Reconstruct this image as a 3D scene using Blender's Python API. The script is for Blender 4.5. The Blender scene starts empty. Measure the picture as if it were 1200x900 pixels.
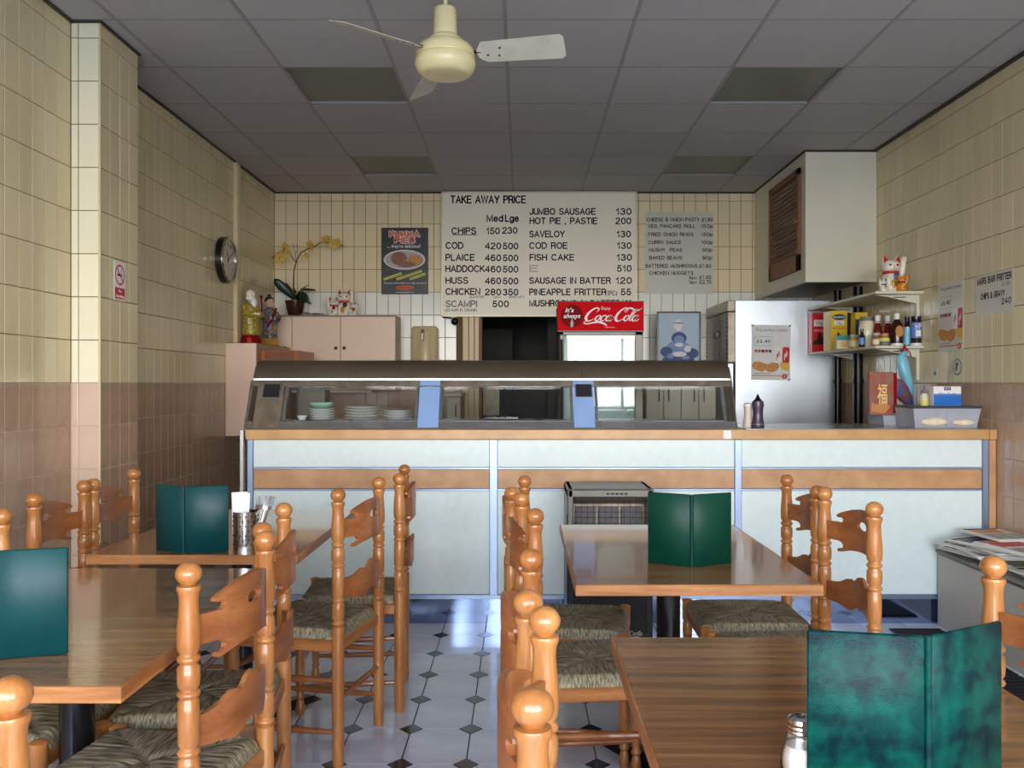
import bpy, bmesh, math, random
from mathutils import Vector, Matrix
random.seed(7)
PI = math.pi
SC = bpy.context.scene
COL = SC.collection

# ------------------------------------------------------------------ camera
F = 1014.0                                   # focal length in pixels of a 1200 px wide frame
CAMZ = 1.30
cam = bpy.data.objects.new('camera', bpy.data.cameras.new('camera'))
COL.objects.link(cam)
cam.location = (0, 0, CAMZ)
cam.rotation_euler = (PI / 2, 0, 0)
cam.data.sensor_width = 36.0
cam.data.lens = F * 36 / 1200
cam.data.shift_x = -11 / 1200
cam.data.shift_y = -1 / 1200
cam.data.clip_start = 0.02
SC.camera = cam

# ------------------------------------------------------------------ world, daylight, exposure
world = bpy.data.worlds.new('sky')
SC.world = world
world.use_nodes = True
wn = world.node_tree
wn.nodes.clear()
w_out = wn.nodes.new('ShaderNodeOutputWorld')
w_bg = wn.nodes.new('ShaderNodeBackground')
w_tc = wn.nodes.new('ShaderNodeTexCoord')
w_sep = wn.nodes.new('ShaderNodeSeparateXYZ')
w_rmp = wn.nodes.new('ShaderNodeValToRGB')
w_rmp.color_ramp.elements[0].position = 0.0
w_rmp.color_ramp.elements[0].color = (1.45, 1.40, 1.32, 1)
w_rmp.color_ramp.elements[1].position = 0.45
w_rmp.color_ramp.elements[1].color = (0.50, 0.68, 0.95, 1)
wn.links.new(w_tc.outputs['Generated'], w_sep.inputs[0])
wn.links.new(w_sep.outputs['Z'], w_rmp.inputs[0])
wn.links.new(w_rmp.outputs[0], w_bg.inputs[0])
wn.links.new(w_bg.outputs[0], w_out.inputs[0])
w_bg.inputs[1].default_value = 5.0

vs = SC.view_settings
vs.view_transform = 'Standard'
vs.look = 'None'
vs.exposure = 1.42
vs.gamma = 1.0
vs.use_curve_mapping = False
SC.cycles.max_bounces = 10
SC.cycles.diffuse_bounces = 6
SC.cycles.glossy_bounces = 5
SC.cycles.transparent_max_bounces = 12
SC.cycles.sample_clamp_indirect = 6.0
SC.cycles.use_denoising = True

FRONT_Y = -1.25
# (x0, x1, z0, z1) of the glazed openings of the shop front behind the camera
OPENINGS = [(-1.95, -0.62, 0.55, 2.55), (-0.45, 0.50, 0.04, 2.55), (0.67, 2.42, 0.55, 2.55)]
for (x0, x1, z0, z1) in OPENINGS:            # light portals on the real openings (they only guide sampling)
    ld = bpy.data.lights.new('daylight_portal', 'AREA')
    ld.shape = 'RECTANGLE'; ld.size = x1 - x0; ld.size_y = z1 - z0
    ld.cycles.is_portal = True
    lo = bpy.data.objects.new('daylight_portal', ld)
    COL.objects.link(lo)
    lo.location = ((x0 + x1) / 2, FRONT_Y - 0.12, (z0 + z1) / 2)
    lo.rotation_euler = (PI / 2, 0, 0)       # -Z of the light points to +Y after this turn

# ------------------------------------------------------------------ materials
M = {}
def srgb(r, g, b):
    f = lambda c: (c / 255 / 12.92) if c / 255 <= 0.04045 else ((c / 255 + 0.055) / 1.055) ** 2.4
    return (f(r), f(g), f(b))

def mat(name, col, rough=0.5, metal=0.0, var=0.0, scale=8.0, stretch=(1, 1, 1), bump=0.0, bscale=60.0,
        bstretch=(1, 1, 1), rand=0.0, coat=0.0, emit=0.0, spec=0.5, col2=None, detail=4.0, rvar=0.0, aniso=0.0):
    m = bpy.data.materials.new(name)
    m.use_nodes = True
    nt = m.node_tree
    bs = nt.nodes['Principled BSDF']
    bs.inputs['Base Color'].default_value = (*col, 1)
    bs.inputs['Roughness'].default_value = rough
    bs.inputs['Metallic'].default_value = metal
    bs.inputs['Specular IOR Level'].default_value = spec
    bs.inputs['Coat Weight'].default_value = coat
    bs.inputs['Coat Roughness'].default_value = 0.08
    if aniso: bs.inputs['Anisotropic'].default_value = aniso
    if emit:
        bs.inputs['Emission Color'].default_value = (*col, 1)
        bs.inputs['Emission Strength'].default_value = emit
    tc = nt.nodes.new('ShaderNodeTexCoord')
    out = None
    if var or col2:
        mp = nt.nodes.new('ShaderNodeMapping'); mp.inputs['Scale'].default_value = stretch
        nt.links.new(tc.outputs['Object'], mp.inputs[0])
        nz = nt.nodes.new('ShaderNodeTexNoise'); nz.inputs['Scale'].default_value = scale
        nz.inputs['Detail'].default_value = detail
        nt.links.new(mp.outputs[0], nz.inputs[0])
        rp = nt.nodes.new('ShaderNodeValToRGB')
        rp.color_ramp.elements[0].position = 0.32; rp.color_ramp.elements[1].position = 0.68
        a = col2 if col2 else tuple(max(0, c * (1 - var)) for c in col)
        b = col if col2 else tuple(min(1, c * (1 + var)) for c in col)
        rp.color_ramp.elements[0].color = (*a, 1); rp.color_ramp.elements[1].color = (*b, 1)
        nt.links.new(nz.outputs['Fac'], rp.inputs[0])
        out = rp.outputs[0]
        if rvar:
            mr = nt.nodes.new('ShaderNodeMapRange')
            mr.inputs['To Min'].default_value = max(0.02, rough - rvar); mr.inputs['To Max'].default_value = rough + rvar
            nt.links.new(nz.outputs['Fac'], mr.inputs[0]); nt.links.new(mr.outputs[0], bs.inputs['Roughness'])
    if rand:
        oi = nt.nodes.new('ShaderNodeObjectInfo')
        mr = nt.nodes.new('ShaderNodeMapRange')
        mr.inputs['To Min'].default_value = 1 - rand; mr.inputs['To Max'].default_value = 1 + rand
        nt.links.new(oi.outputs['Random'], mr.inputs[0])
        vm = nt.nodes.new('ShaderNodeVectorMath'); vm.operation = 'SCALE'
        if out: nt.links.new(out, vm.inputs[0])
        else: vm.inputs[0].default_value = col
        nt.links.new(mr.outputs[0], vm.inputs['Scale'])
        out = vm.outputs[0]
    if out: nt.links.new(out, bs.inputs['Base Color'])
    if bump:
        mp = nt.nodes.new('ShaderNodeMapping'); mp.inputs['Scale'].default_value = bstretch
        nt.links.new(tc.outputs['Object'], mp.inputs[0])
        nz = nt.nodes.new('ShaderNodeTexNoise'); nz.inputs['Scale'].default_value = bscale; nz.inputs['Detail'].default_value = 3
        nt.links.new(mp.outputs[0], nz.inputs[0])
        bp = nt.nodes.new('ShaderNodeBump'); bp.inputs['Strength'].default_value = bump; bp.inputs['Distance'].default_value = 0.004
        nt.links.new(nz.outputs['Fac'], bp.inputs['Height'])
        nt.links.new(bp.outputs[0], bs.inputs['Normal'])
    M[name] = m
    return m

def glass(name, tint=(0.92, 0.96, 0.95), refl=1.0):
    m = bpy.data.materials.new(name); m.use_nodes = True
    nt = m.node_tree; nt.nodes.clear()
    o = nt.nodes.new('ShaderNodeOutputMaterial'); t = nt.nodes.new('ShaderNodeBsdfTransparent'); g = nt.nodes.new('ShaderNodeBsdfGlossy')
    t.inputs[0].default_value = (*tint, 1); g.inputs['Roughness'].default_value = 0.02
    fr = nt.nodes.new('ShaderNodeFresnel'); fr.inputs[0].default_value = 1.5
    mx = nt.nodes.new('ShaderNodeMixShader')
    ml = nt.nodes.new('ShaderNodeMath'); ml.operation = 'MULTIPLY'; ml.inputs[1].default_value = refl
    nt.links.new(fr.outputs[0], ml.inputs[0]); nt.links.new(ml.outputs[0], mx.inputs[0])
    nt.links.new(t.outputs[0], mx.inputs[1]); nt.links.new(g.outputs[0], mx.inputs[2]); nt.links.new(mx.outputs[0], o.inputs[0])
    M[name] = m
    return m

mat('cream_tile', srgb(224, 209, 168), 0.16, var=0.05, scale=2.5, rand=0.05, bump=0.05, bscale=14, rvar=0.04)
mat('pale_tile', srgb(248, 246, 234), 0.16, var=0.03, scale=2.5, rand=0.04, bump=0.04, bscale=14)
mat('cream_tile_back', srgb(246, 226, 184), 0.16, var=0.04, scale=2.5, rand=0.04, bump=0.04, bscale=14)
mat('tan_tile', srgb(184, 154, 128), 0.2, var=0.10, scale=9, rand=0.06, bump=0.05, bscale=14, rvar=0.05)
mat('grout_dark', srgb(120, 96, 62), 0.9)
mat('grout_light', srgb(196, 180, 158), 0.9)
mat('plaster', srgb(224, 216, 200), 0.7, var=0.03, scale=4)
mat('hood_paint', srgb(228, 222, 200), 0.45, var=0.04, scale=2)
mat('ceiling_tile', srgb(188, 184, 184), 0.85, var=0.035, scale=140, bump=0.5, bscale=220, rand=0.02)
mat('ceiling_grid', srgb(156, 153, 152), 0.5)
mat('ceiling_dark_trim', srgb(60, 55, 45), 0.6)
mat('light_panel', srgb(118, 122, 112), 0.4, var=0.10, scale=4, stretch=(1, 14, 1))
mat('marble_tile', srgb(228, 232, 244), 0.10, col2=srgb(198, 204, 222), scale=3.2, stretch=(1, 2.4, 1), detail=8, rand=0.03)
mat('black_tile', srgb(26, 26, 32), 0.12, var=0.2, scale=20)
mat('floor_grout', srgb(34, 34, 40), 0.8)
mat('steel', srgb(196, 198, 202), 0.26, 1.0, var=0.10, scale=3, rvar=0.08)
mat('steel_cloudy', srgb(220, 228, 236), 0.36, 0.9, var=0.12, scale=2.6, rvar=0.14, stretch=(1, 1, .7), detail=6)
mat('steel_dark', srgb(150, 138, 122), 0.35, 0.6, var=0.25, scale=14, rvar=0.1)
mat('steel_bright', srgb(225, 225, 225), 0.12, 1.0)
mat('kick_steel', srgb(150, 168, 205), 0.09, 1.0, var=0.15, scale=3)
mat('hood_metal', srgb(92, 80, 66), 0.4, 0.3, var=0.22, scale=5, rvar=0.1, stretch=(.4, 1, 1))
mat('blue_film', srgb(140, 172, 222), 0.6, 0.0, var=0.05, scale=5)
mat('panel_white', srgb(222, 236, 236), 0.35, var=0.03, scale=22, bump=0.15, bscale=40)
mat('band_tan', srgb(206, 160, 116), 0.4, col2=srgb(184, 138, 98), scale=9, detail=3)
mat('worktop_tan', srgb(208, 164, 110), 0.3, col2=srgb(190, 144, 94), scale=8, detail=3)
mat('aluminium_blue', srgb(150, 168, 200), 0.3, 0.8)
mat('laminate_pink', srgb(244, 214, 190), 0.35, var=0.02, scale=3)
mat('laminate_side', srgb(178, 146, 120), 0.5)
mat('laminate_cream', srgb(196, 190, 168), 0.4, var=0.03)
mat('orange_wood', srgb(176, 92, 32), 0.35, var=0.14, scale=12, stretch=(.3, 1, 6))
mat('louvre_wood', srgb(134, 84, 54), 0.5, var=0.15, scale=10)
mat('jamb_wood', srgb(120, 66, 44), 0.5)
mat('jamb_cream', srgb(236, 214, 172), 0.45)
mat('black_metal', srgb(18, 18, 22), 0.35, 0.3)
mat('black_gloss', srgb(14, 14, 16), 0.2)
mat('black_rubber', srgb(24, 24, 28), 0.7)
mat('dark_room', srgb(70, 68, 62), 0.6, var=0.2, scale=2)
mat('white_plastic', srgb(235, 235, 232), 0.35)
mat('cream_plastic', srgb(214, 194, 148), 0.3, var=0.03)
mat('fan_enamel', srgb(236, 222, 170), 0.25, var=0.05, scale=6, coat=0.3)
mat('fan_blade', srgb(208, 204, 186), 0.45, var=0.07, scale=12)
mat('white_china', srgb(238, 240, 238), 0.12)
mat('green_china', srgb(176, 214, 186), 0.15)
mat('shelf_paint', srgb(218, 214, 194), 0.45)
mat('heater_grey', srgb(120, 116, 108), 0.4, 0.4)
mat('heater_dark', srgb(38, 40, 48), 0.35, 0.4)
mat('ceramic_plaque', srgb(112, 108, 112), 0.7, var=0.2, scale=90)
mat('napkin', srgb(240, 240, 244), 0.8)
mat('paper', srgb(232, 232, 228), 0.7, var=0.04, scale=8)
mat('paper_grey', srgb(190, 188, 176), 0.8, var=0.07, scale=20)
mat('sheet_board', srgb(255, 244, 220), 0.35, var=0.02, scale=2)
mat('board_rim', srgb(240, 228, 200), 0.35, 0.2)
mat('sheet_grey', srgb(214, 210, 196), 0.3)
mat('ink', srgb(16, 16, 26), 0.7, spec=.1)
mat('ink_grey', srgb(120, 116, 106), 0.6)
mat('ink_faded', srgb(196, 186, 160), 0.6)
mat('red', srgb(206, 22, 30), 0.4)
mat('red_dark', srgb(130, 8, 16), 0.6, spec=.1)
mat('red_gloss', srgb(214, 8, 20), 0.6, spec=.08)
mat('white_print', srgb(240, 236, 234), 0.5)
mat('poster_black', srgb(32, 32, 34), 0.35)
mat('poster_orange', srgb(226, 96, 52), 0.5)
mat('poster_yellow', srgb(222, 214, 92), 0.5)
mat('plate_print', srgb(186, 178, 180), 0.5)
mat('pie_print', srgb(150, 96, 70), 0.5, var=0.35, scale=60)
mat('batter_print', srgb(208, 140, 72), 0.5, var=0.2, scale=60)
mat('chips_print', srgb(236, 186, 84), 0.5, var=0.2, scale=90)
mat('blue_print', srgb(50, 74, 132), 0.5, var=0.3, scale=50)
mat('blue_light_print', srgb(124, 156, 204), 0.5, var=0.2, scale=40)
mat('sky_print', srgb(176, 196, 214), 0.35, var=0.03)
mat('yellow_card', srgb(232, 196, 40), 0.4)
mat('navy', srgb(24, 38, 84), 0.35)
mat('teal_card', srgb(60, 150, 160), 0.45)
mat('cream_card', srgb(226, 216, 178), 0.5)
mat('chip_fork_blue', srgb(30, 112, 200), 0.4)
mat('bag_blue', srgb(130, 196, 220), 0.35, var=0.08, scale=20, bump=0.3, bscale=30)
mat('bag_print', srgb(60, 110, 180), 0.4, col2=srgb(150, 80, 60), scale=18, detail=1)
mat('tub_plastic', srgb(170, 174, 184), 0.2, var=0.08, scale=10)
mat('tub_lid', srgb(60, 66, 76), 0.35)
mat('tub_contents', srgb(232, 216, 190), 0.7, var=0.1, scale=30)
mat('terracotta_glaze', srgb(70, 34, 24), 0.15)
mat('leaf', srgb(28, 52, 34), 0.35, var=0.2, scale=15)
mat('stem', srgb(66, 48, 26), 0.6)
mat('petal', srgb(226, 190, 84), 0.5, var=0.1, scale=40)
mat('porcelain', srgb(240, 232, 214), 0.15)
mat('gold_paint', srgb(214, 160, 60), 0.3, 0.3)
mat('orange_glaze', srgb(230, 138, 40), 0.2)
mat('blue_glaze', srgb(40, 92, 140), 0.2)
mat('skin_glaze', srgb(226, 188, 160), 0.3)
mat('robe_yellow', srgb(196, 176, 60), 0.35, col2=srgb(120, 96, 40), scale=70, detail=1)
mat('robe_dark', srgb(56, 44, 50), 0.35, col2=srgb(150, 146, 150), scale=50, detail=1)
mat('hair_dark', srgb(40, 22, 22), 0.4)
mat('ketchup', srgb(110, 16, 14), 0.15)
mat('brown_sauce', srgb(48, 22, 20), 0.12)
mat('blue_label', srgb(96, 130, 196), 0.4)
mat('amber_label', srgb(196, 132, 70), 0.4)
mat('mayo', srgb(232, 222, 186), 0.25)
mat('mustard', srgb(206, 164, 60), 0.3)
mat('vinegar_bottle', srgb(74, 58, 84), 0.25)
mat('salt_plastic', srgb(222, 206, 186), 0.4)
mat('red_lacquer', srgb(166, 62, 44), 0.4, col2=srgb(126, 104, 92), scale=16, detail=5)
mat('gold_print', srgb(240, 204, 130), 0.35)
mat('red_string', srgb(150, 30, 26), 0.6)
mat('bench_cream', srgb(178, 172, 160), 0.5, var=0.02)
mat('bench_brown', srgb(92, 80, 70), 0.35, var=0.12, scale=12)
mat('mat_rubber', srgb(22, 22, 28), 0.6)
mat('clock_face', srgb(216, 206, 182), 0.4)
mat('chrome', srgb(200, 200, 200), 0.1, 1.0)
mat('perforated_steel', srgb(176, 172, 170), 0.22, 1.0)
mat('salt', srgb(246, 240, 236), 0.6)
mat('added_glow_tube', (1.0, 0.98, 0.95), 0.5, emit=3.0)  # added glow that whitens the fridge door like a window reflection
mat('fridge_liner', srgb(244, 246, 246), 0.4)
mat('pavement', srgb(186, 182, 176), 0.8, var=0.08, scale=2)
mat('duct_black', srgb(16, 16, 18), 0.3, 0.4)
glass('pane_glass', (0.95, 0.965, 0.96), 1.0)
glass('clear_glass', (0.93, 0.93, 0.92), 1.3)
glass('fridge_glass', (0.86, 0.93, 0.92), 1.4)

def wood(name, c1, c2, c3, stretch, rough, coat, scale=6.0, rand=0.04):
    m = bpy.data.materials.new(name); m.use_nodes = True
    nt = m.node_tree; bs = nt.nodes['Principled BSDF']
    bs.inputs['Roughness'].default_value = rough; bs.inputs['Coat Weight'].default_value = coat
    bs.inputs['Coat Roughness'].default_value = 0.06
    tc = nt.nodes.new('ShaderNodeTexCoord'); mp = nt.nodes.new('ShaderNodeMapping'); mp.inputs['Scale'].default_value = stretch
    oi = nt.nodes.new('ShaderNodeObjectInfo')
    ad = nt.nodes.new('ShaderNodeVectorMath'); ad.operation = 'ADD'
    nt.links.new(tc.outputs['Object'], ad.inputs[0]); nt.links.new(oi.outputs['Location'], ad.inputs[1])
    nt.links.new(ad.outputs[0], mp.inputs[0])
    n1 = nt.nodes.new('ShaderNodeTexNoise'); n1.inputs['Scale'].default_value = scale; n1.inputs['Detail'].default_value = 6; n1.inputs['Distortion'].default_value = 0.3
    nt.links.new(mp.outputs[0], n1.inputs[0])
    rp = nt.nodes.new('ShaderNodeValToRGB')
    rp.color_ramp.elements[0].position = 0.33; rp.color_ramp.elements[0].color = (*c1, 1)
    rp.color_ramp.elements[1].position = 0.66; rp.color_ramp.elements[1].color = (*c3, 1)
    e = rp.color_ramp.elements.new(0.5); e.color = (*c2, 1)
    nt.links.new(n1.outputs['Fac'], rp.inputs[0])
    n2 = nt.nodes.new('ShaderNodeTexNoise'); n2.inputs['Scale'].default_value = scale * 9; n2.inputs['Detail'].default_value = 3
    nt.links.new(mp.outputs[0], n2.inputs[0])
    mr = nt.nodes.new('ShaderNodeMapRange'); mr.inputs['From Min'].default_value = 0.3; mr.inputs['From Max'].default_value = 0.7
    mr.inputs['To Min'].default_value = 0.86; mr.inputs['To Max'].default_value = 1.1
    nt.links.new(n2.outputs['Fac'], mr.inputs[0])
    m2 = nt.nodes.new('ShaderNodeMapRange'); m2.inputs['To Min'].default_value = 1 - rand; m2.inputs['To Max'].default_value = 1 + rand
    nt.links.new(oi.outputs['Random'], m2.inputs[0])
    mu = nt.nodes.new('ShaderNodeMath'); mu.operation = 'MULTIPLY'
    nt.links.new(mr.outputs[0], mu.inputs[0]); nt.links.new(m2.outputs[0], mu.inputs[1])
    vm = nt.nodes.new('ShaderNodeVectorMath'); vm.operation = 'SCALE'
    nt.links.new(rp.outputs[0], vm.inputs[0]); nt.links.new(mu.outputs[0], vm.inputs['Scale'])
    nt.links.new(vm.outputs[0], bs.inputs['Base Color'])
    M[name] = m
wood('table_laminate', srgb(116, 78, 48), srgb(142, 98, 62), srgb(160, 114, 74), (0.35, 9, 1), 0.16, 0.5, 5.0)
wood('table_edge', srgb(150, 92, 48), srgb(170, 110, 60), srgb(186, 126, 74), (1, 1, 12), 0.4, 0.0, 5.0)
wood('chair_wood', srgb(160, 98, 48), srgb(180, 116, 60), srgb(196, 134, 76), (3, 3, .5), 0.3, 0.5, 6.0)
wood('slat_wood', srgb(140, 80, 42), srgb(158, 94, 52), srgb(172, 108, 62), (3, .6, 3), 0.35, 0.3, 6.0)
wood('seat_rail_wood', srgb(150, 92, 44), srgb(170, 108, 56), srgb(186, 122, 66), (1, 1, 8), 0.4, 0.2, 5.0)

def leather():
    m = bpy.data.materials.new('green_leather'); m.use_nodes = True
    nt = m.node_tree; bs = nt.nodes['Principled BSDF']
    bs.inputs['Roughness'].default_value = 0.34; bs.inputs['Specular IOR Level'].default_value = 0.14
    tc = nt.nodes.new('ShaderNodeTexCoord')
    n1 = nt.nodes.new('ShaderNodeTexNoise'); n1.inputs['Scale'].default_value = 22; n1.inputs['Detail'].default_value = 5; n1.inputs['Roughness'].default_value = 0.6
    nt.links.new(tc.outputs['Object'], n1.inputs[0])
    rp = nt.nodes.new('ShaderNodeValToRGB')
    rp.color_ramp.elements[0].position = 0.38; rp.color_ramp.elements[0].color = (*srgb(2, 32, 38), 1)
    rp.color_ramp.elements[1].position = 0.66; rp.color_ramp.elements[1].color = (*srgb(4, 76, 66), 1)
    nt.links.new(n1.outputs['Fac'], rp.inputs[0]); nt.links.new(rp.outputs[0], bs.inputs['Base Color'])
    n2 = nt.nodes.new('ShaderNodeTexVoronoi'); n2.inputs['Scale'].default_value = 420
    nt.links.new(tc.outputs['Object'], n2.inputs[0])
    bp = nt.nodes.new('ShaderNodeBump'); bp.inputs['Strength'].default_value = 0.25; bp.inputs['Distance'].default_value = 0.001
    nt.links.new(n2.outputs['Distance'], bp.inputs['Height']); nt.links.new(bp.outputs[0], bs.inputs['Normal'])
    M['green_leather'] = m
leather()
mat('teal_leather', srgb(6, 66, 68), 0.34, spec=.25, col2=srgb(4, 52, 56), scale=6, bump=.12, bscale=300)
mat('dark_green_leather', srgb(4, 62, 46), 0.36, spec=.2, col2=srgb(2, 46, 36), scale=6, bump=.12, bscale=300)
mat('tan_tile_lit', srgb(216, 188, 168), 0.2, var=0.05, scale=9, rand=0.03)  # tan tile lightened: daylight on the pillar front put into its colour
mat('cream_tile_lit', srgb(246, 238, 208), 0.16, var=0.03, scale=2.5, rand=0.03)  # cream tile lightened the same way for the daylit pillar front
mat('casing_dark', srgb(60, 58, 56), 0.25, 0.8)

def rush():
    """woven rush: strands run square to the nearest rail, in four triangles that meet at the seat's centre"""
    m = bpy.data.materials.new('rush'); m.use_nodes = True
    nt = m.node_tree; bs = nt.nodes['Principled BSDF']; bs.inputs['Roughness'].default_value = 0.6
    tc = nt.nodes.new('ShaderNodeTexCoord')
    def noise(stretch):
        mp = nt.nodes.new('ShaderNodeMapping'); mp.inputs['Scale'].default_value = stretch
        nt.links.new(tc.outputs['Object'], mp.inputs[0])
        n = nt.nodes.new('ShaderNodeTexNoise'); n.inputs['Scale'].default_value = 40; n.inputs['Detail'].default_value = 3
        nt.links.new(mp.outputs[0], n.inputs[0]); return n.outputs['Fac']
    a = noise((0.5, 8, 2)); b = noise((8, 0.5, 2))
    sp = nt.nodes.new('ShaderNodeSeparateXYZ'); nt.links.new(tc.outputs['Object'], sp.inputs[0])
    ax = nt.nodes.new('ShaderNodeMath'); ax.operation = 'ABSOLUTE'; nt.links.new(sp.outputs[0], ax.inputs[0])
    ay = nt.nodes.new('ShaderNodeMath'); ay.operation = 'ABSOLUTE'; nt.links.new(sp.outputs[1], ay.inputs[0])
    gt = nt.nodes.new('ShaderNodeMath'); gt.operation = 'GREATER_THAN'
    nt.links.new(ay.outputs[0], gt.inputs[0]); nt.links.new(ax.outputs[0], gt.inputs[1])
    mx = nt.nodes.new('ShaderNodeMix'); mx.data_type = 'FLOAT'
    nt.links.new(gt.outputs[0], mx.inputs[0]); nt.links.new(a, mx.inputs[2]); nt.links.new(b, mx.inputs[3])
    rp = nt.nodes.new('ShaderNodeValToRGB')
    rp.color_ramp.elements[0].position = 0.33; rp.color_ramp.elements[0].color = (*srgb(80, 72, 56), 1)
    rp.color_ramp.elements[1].position = 0.68; rp.color_ramp.elements[1].color = (*srgb(176, 164, 132), 1)
    nt.links.new(mx.outputs[0], rp.inputs[0]); nt.links.new(rp.outputs[0], bs.inputs['Base Color'])
    M['rush'] = m
rush()

# ------------------------------------------------------------------ mesh helpers
class MB:
    def __init__(s): s.v = []; s.f = []
    def add(s, vs, fs, mtx=None):
        n = len(s.v)
        for p in vs:
            p = Vector(p)
            if mtx is not None: p = mtx @ p
            s.v.append(tuple(p))
        s.f += [tuple(i + n for i in f) for f in fs]
        return s
    def box(s, x0, x1, y0, y1, z0, z1, mtx=None):
        vs = [(x, y, z) for x in (x0, x1) for y in (y0, y1) for z in (z0, z1)]
        fs = [(0, 1, 3, 2), (4, 6, 7, 5), (0, 4, 5, 1), (2, 3, 7, 6), (0, 2, 6, 4), (1, 5, 7, 3)]
        return s.add(vs, fs, mtx)
    def cbox(s, x0, x1, y0, y1, z0, z1, b=0.003, mtx=None):
        """box with chamfered edges"""
        if x1 < x0: x0, x1 = x1, x0
        if y1 < y0: y0, y1 = y1, y0
        if z1 < z0: z0, z1 = z1, z0
        b = min(b, (x1 - x0) * .45, (y1 - y0) * .45, (z1 - z0) * .45)
        X, Y, Z = (x0, x1), (y0, y1), (z0, z1); sg = (1, -1)
        vs = []; idx = {}
        for i in (0, 1):
            for j in (0, 1):
                for k in (0, 1):
                    c = (X[i], Y[j], Z[k]); d = (sg[i] * b, sg[j] * b, sg[k] * b)
                    for a in range(3):
                        p = [c[0] + d[0], c[1] + d[1], c[2] + d[2]]; p[a] = c[a]
                        idx[(i, j, k, a)] = len(vs); vs.append(tuple(p))
        fs = []
        def q(a, lst): fs.append(tuple(idx[(*t, a)] for t in lst))
        for i in (0, 1):
            l = [(i, 0, 0), (i, 1, 0), (i, 1, 1), (i, 0, 1)]; q(0, l if i else l[::-1])
            l = [(0, i, 0), (0, i, 1), (1, i, 1), (1, i, 0)]; q(1, l if i else l[::-1])
            l = [(0, 0, i), (1, 0, i), (1, 1, i), (0, 1, i)]; q(2, l if i else l[::-1])
        for j in (0, 1):
            for k in (0, 1):
                f = [idx[(0, j, k, 1)], idx[(1, j, k, 1)], idx[(1, j, k, 2)], idx[(0, j, k, 2)]]; fs.append(tuple(f if (j ^ k) == 0 else f[::-1]))
                f = [idx[(j, 0, k, 0)], idx[(j, 0, k, 2)], idx[(j, 1, k, 2)], idx[(j, 1, k, 0)]]; fs.append(tuple(f[::-1] if (j ^ k) == 1 else f))
                f = [idx[(j, k, 0, 0)], idx[(j, k, 1, 0)], idx[(j, k, 1, 1)], idx[(j, k, 0, 1)]]; fs.append(tuple(f if (j ^ k) == 0 else f[::-1]))
        for i in (0, 1):
            for j in (0, 1):
                for k in (0, 1):
                    f = [idx[(i, j, k, 0)], idx[(i, j, k, 1)], idx[(i, j, k, 2)]]; fs.append(tuple(f if (i + j + k) % 2 else f[::-1]))
        return s.add(vs, fs, mtx)
    def lathe(s, prof, c=(0, 0, 0), n=20, mtx=None, cap=True):
        vs = []; fs = []
        for (r, z) in prof:
            for k in range(n):
                a = 2 * PI * k / n
                vs.append((c[0] + r * math.cos(a), c[1] + r * math.sin(a), c[2] + z))
        for i in range(len(prof) - 1):
            for k in range(n):
                k2 = (k + 1) % n
                fs.append((i * n + k, i * n + k2, (i + 1) * n + k2, (i + 1) * n + k))
        if cap:
            if prof[0][0] > 1e-5: fs.append(tuple(range(n))[::-1])
            if prof[-1][0] > 1e-5: fs.append(tuple((len(prof) - 1) * n + k for k in range(n)))
        return s.add(vs, fs, mtx)
    def tube(s, pts, r, n=8, cap=True):
        pts = [Vector(p) for p in pts]; rs = r if isinstance(r, (list, tuple)) else [r] * len(pts)
        vs = []; fs = []; up = None
        for i, p in enumerate(pts):
            d = (pts[min(i + 1, len(pts) - 1)] - pts[max(i - 1, 0)]).normalized()
            if up is None:
                up = Vector((0, 0, 1)) if abs(d.z) < .9 else Vector((1, 0, 0))
            u = d.cross(up).normalized(); w = u.cross(d).normalized(); up = w
            for k in range(n):
                a = 2 * PI * k / n
                vs.append(tuple(p + u * rs[i] * math.cos(a) + w * rs[i] * math.sin(a)))
        for i in range(len(pts) - 1):
            for k in range(n):
                k2 = (k + 1) % n
                fs.append((i * n + k, (i + 1) * n + k, (i + 1) * n + k2, i * n + k2))
        if cap: fs.append(tuple(range(n))); fs.append(tuple((len(pts) - 1) * n + k for k in range(n))[::-1])
        return s.add(vs, fs)
    def ell(s, c, r, n=14, m=9, mtx=None):
        prof = [(math.sin(PI * i / m), -math.cos(PI * i / m)) for i in range(m + 1)]
        vs = []; fs = []
        for (pr, pz) in prof:
            for k in range(n):
                a = 2 * PI * k / n
                vs.append((c[0] + r[0] * pr * math.cos(a), c[1] + r[1] * pr * math.sin(a), c[2] + r[2] * pz))
        for i in range(m):
            for k in range(n):
                k2 = (k + 1) % n
                fs.append((i * n + k, i * n + k2, (i + 1) * n + k2, (i + 1) * n + k))
        return s.add(vs, fs, mtx)
    def prism(s, poly, axis, a0, a1, mtx=None):
        """polygon extruded along an axis; poly in the other two axes, in order (y,z), (x,z) or (x,y)"""
        n = len(poly)
        def P(p, a): return {'x': (a, p[0], p[1]), 'y': (p[0], a, p[1]), 'z': (p[0], p[1], a)}[axis]
        vs = [P(p, a0) for p in poly] + [P(p, a1) for p in poly]
        fs = [tuple(range(n)), tuple(range(2 * n - 1, n - 1, -1))] + [(i, i + n, (i + 1) % n + n, (i + 1) % n) for i in range(n)]
        return s.add(vs, fs, mtx)
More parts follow.
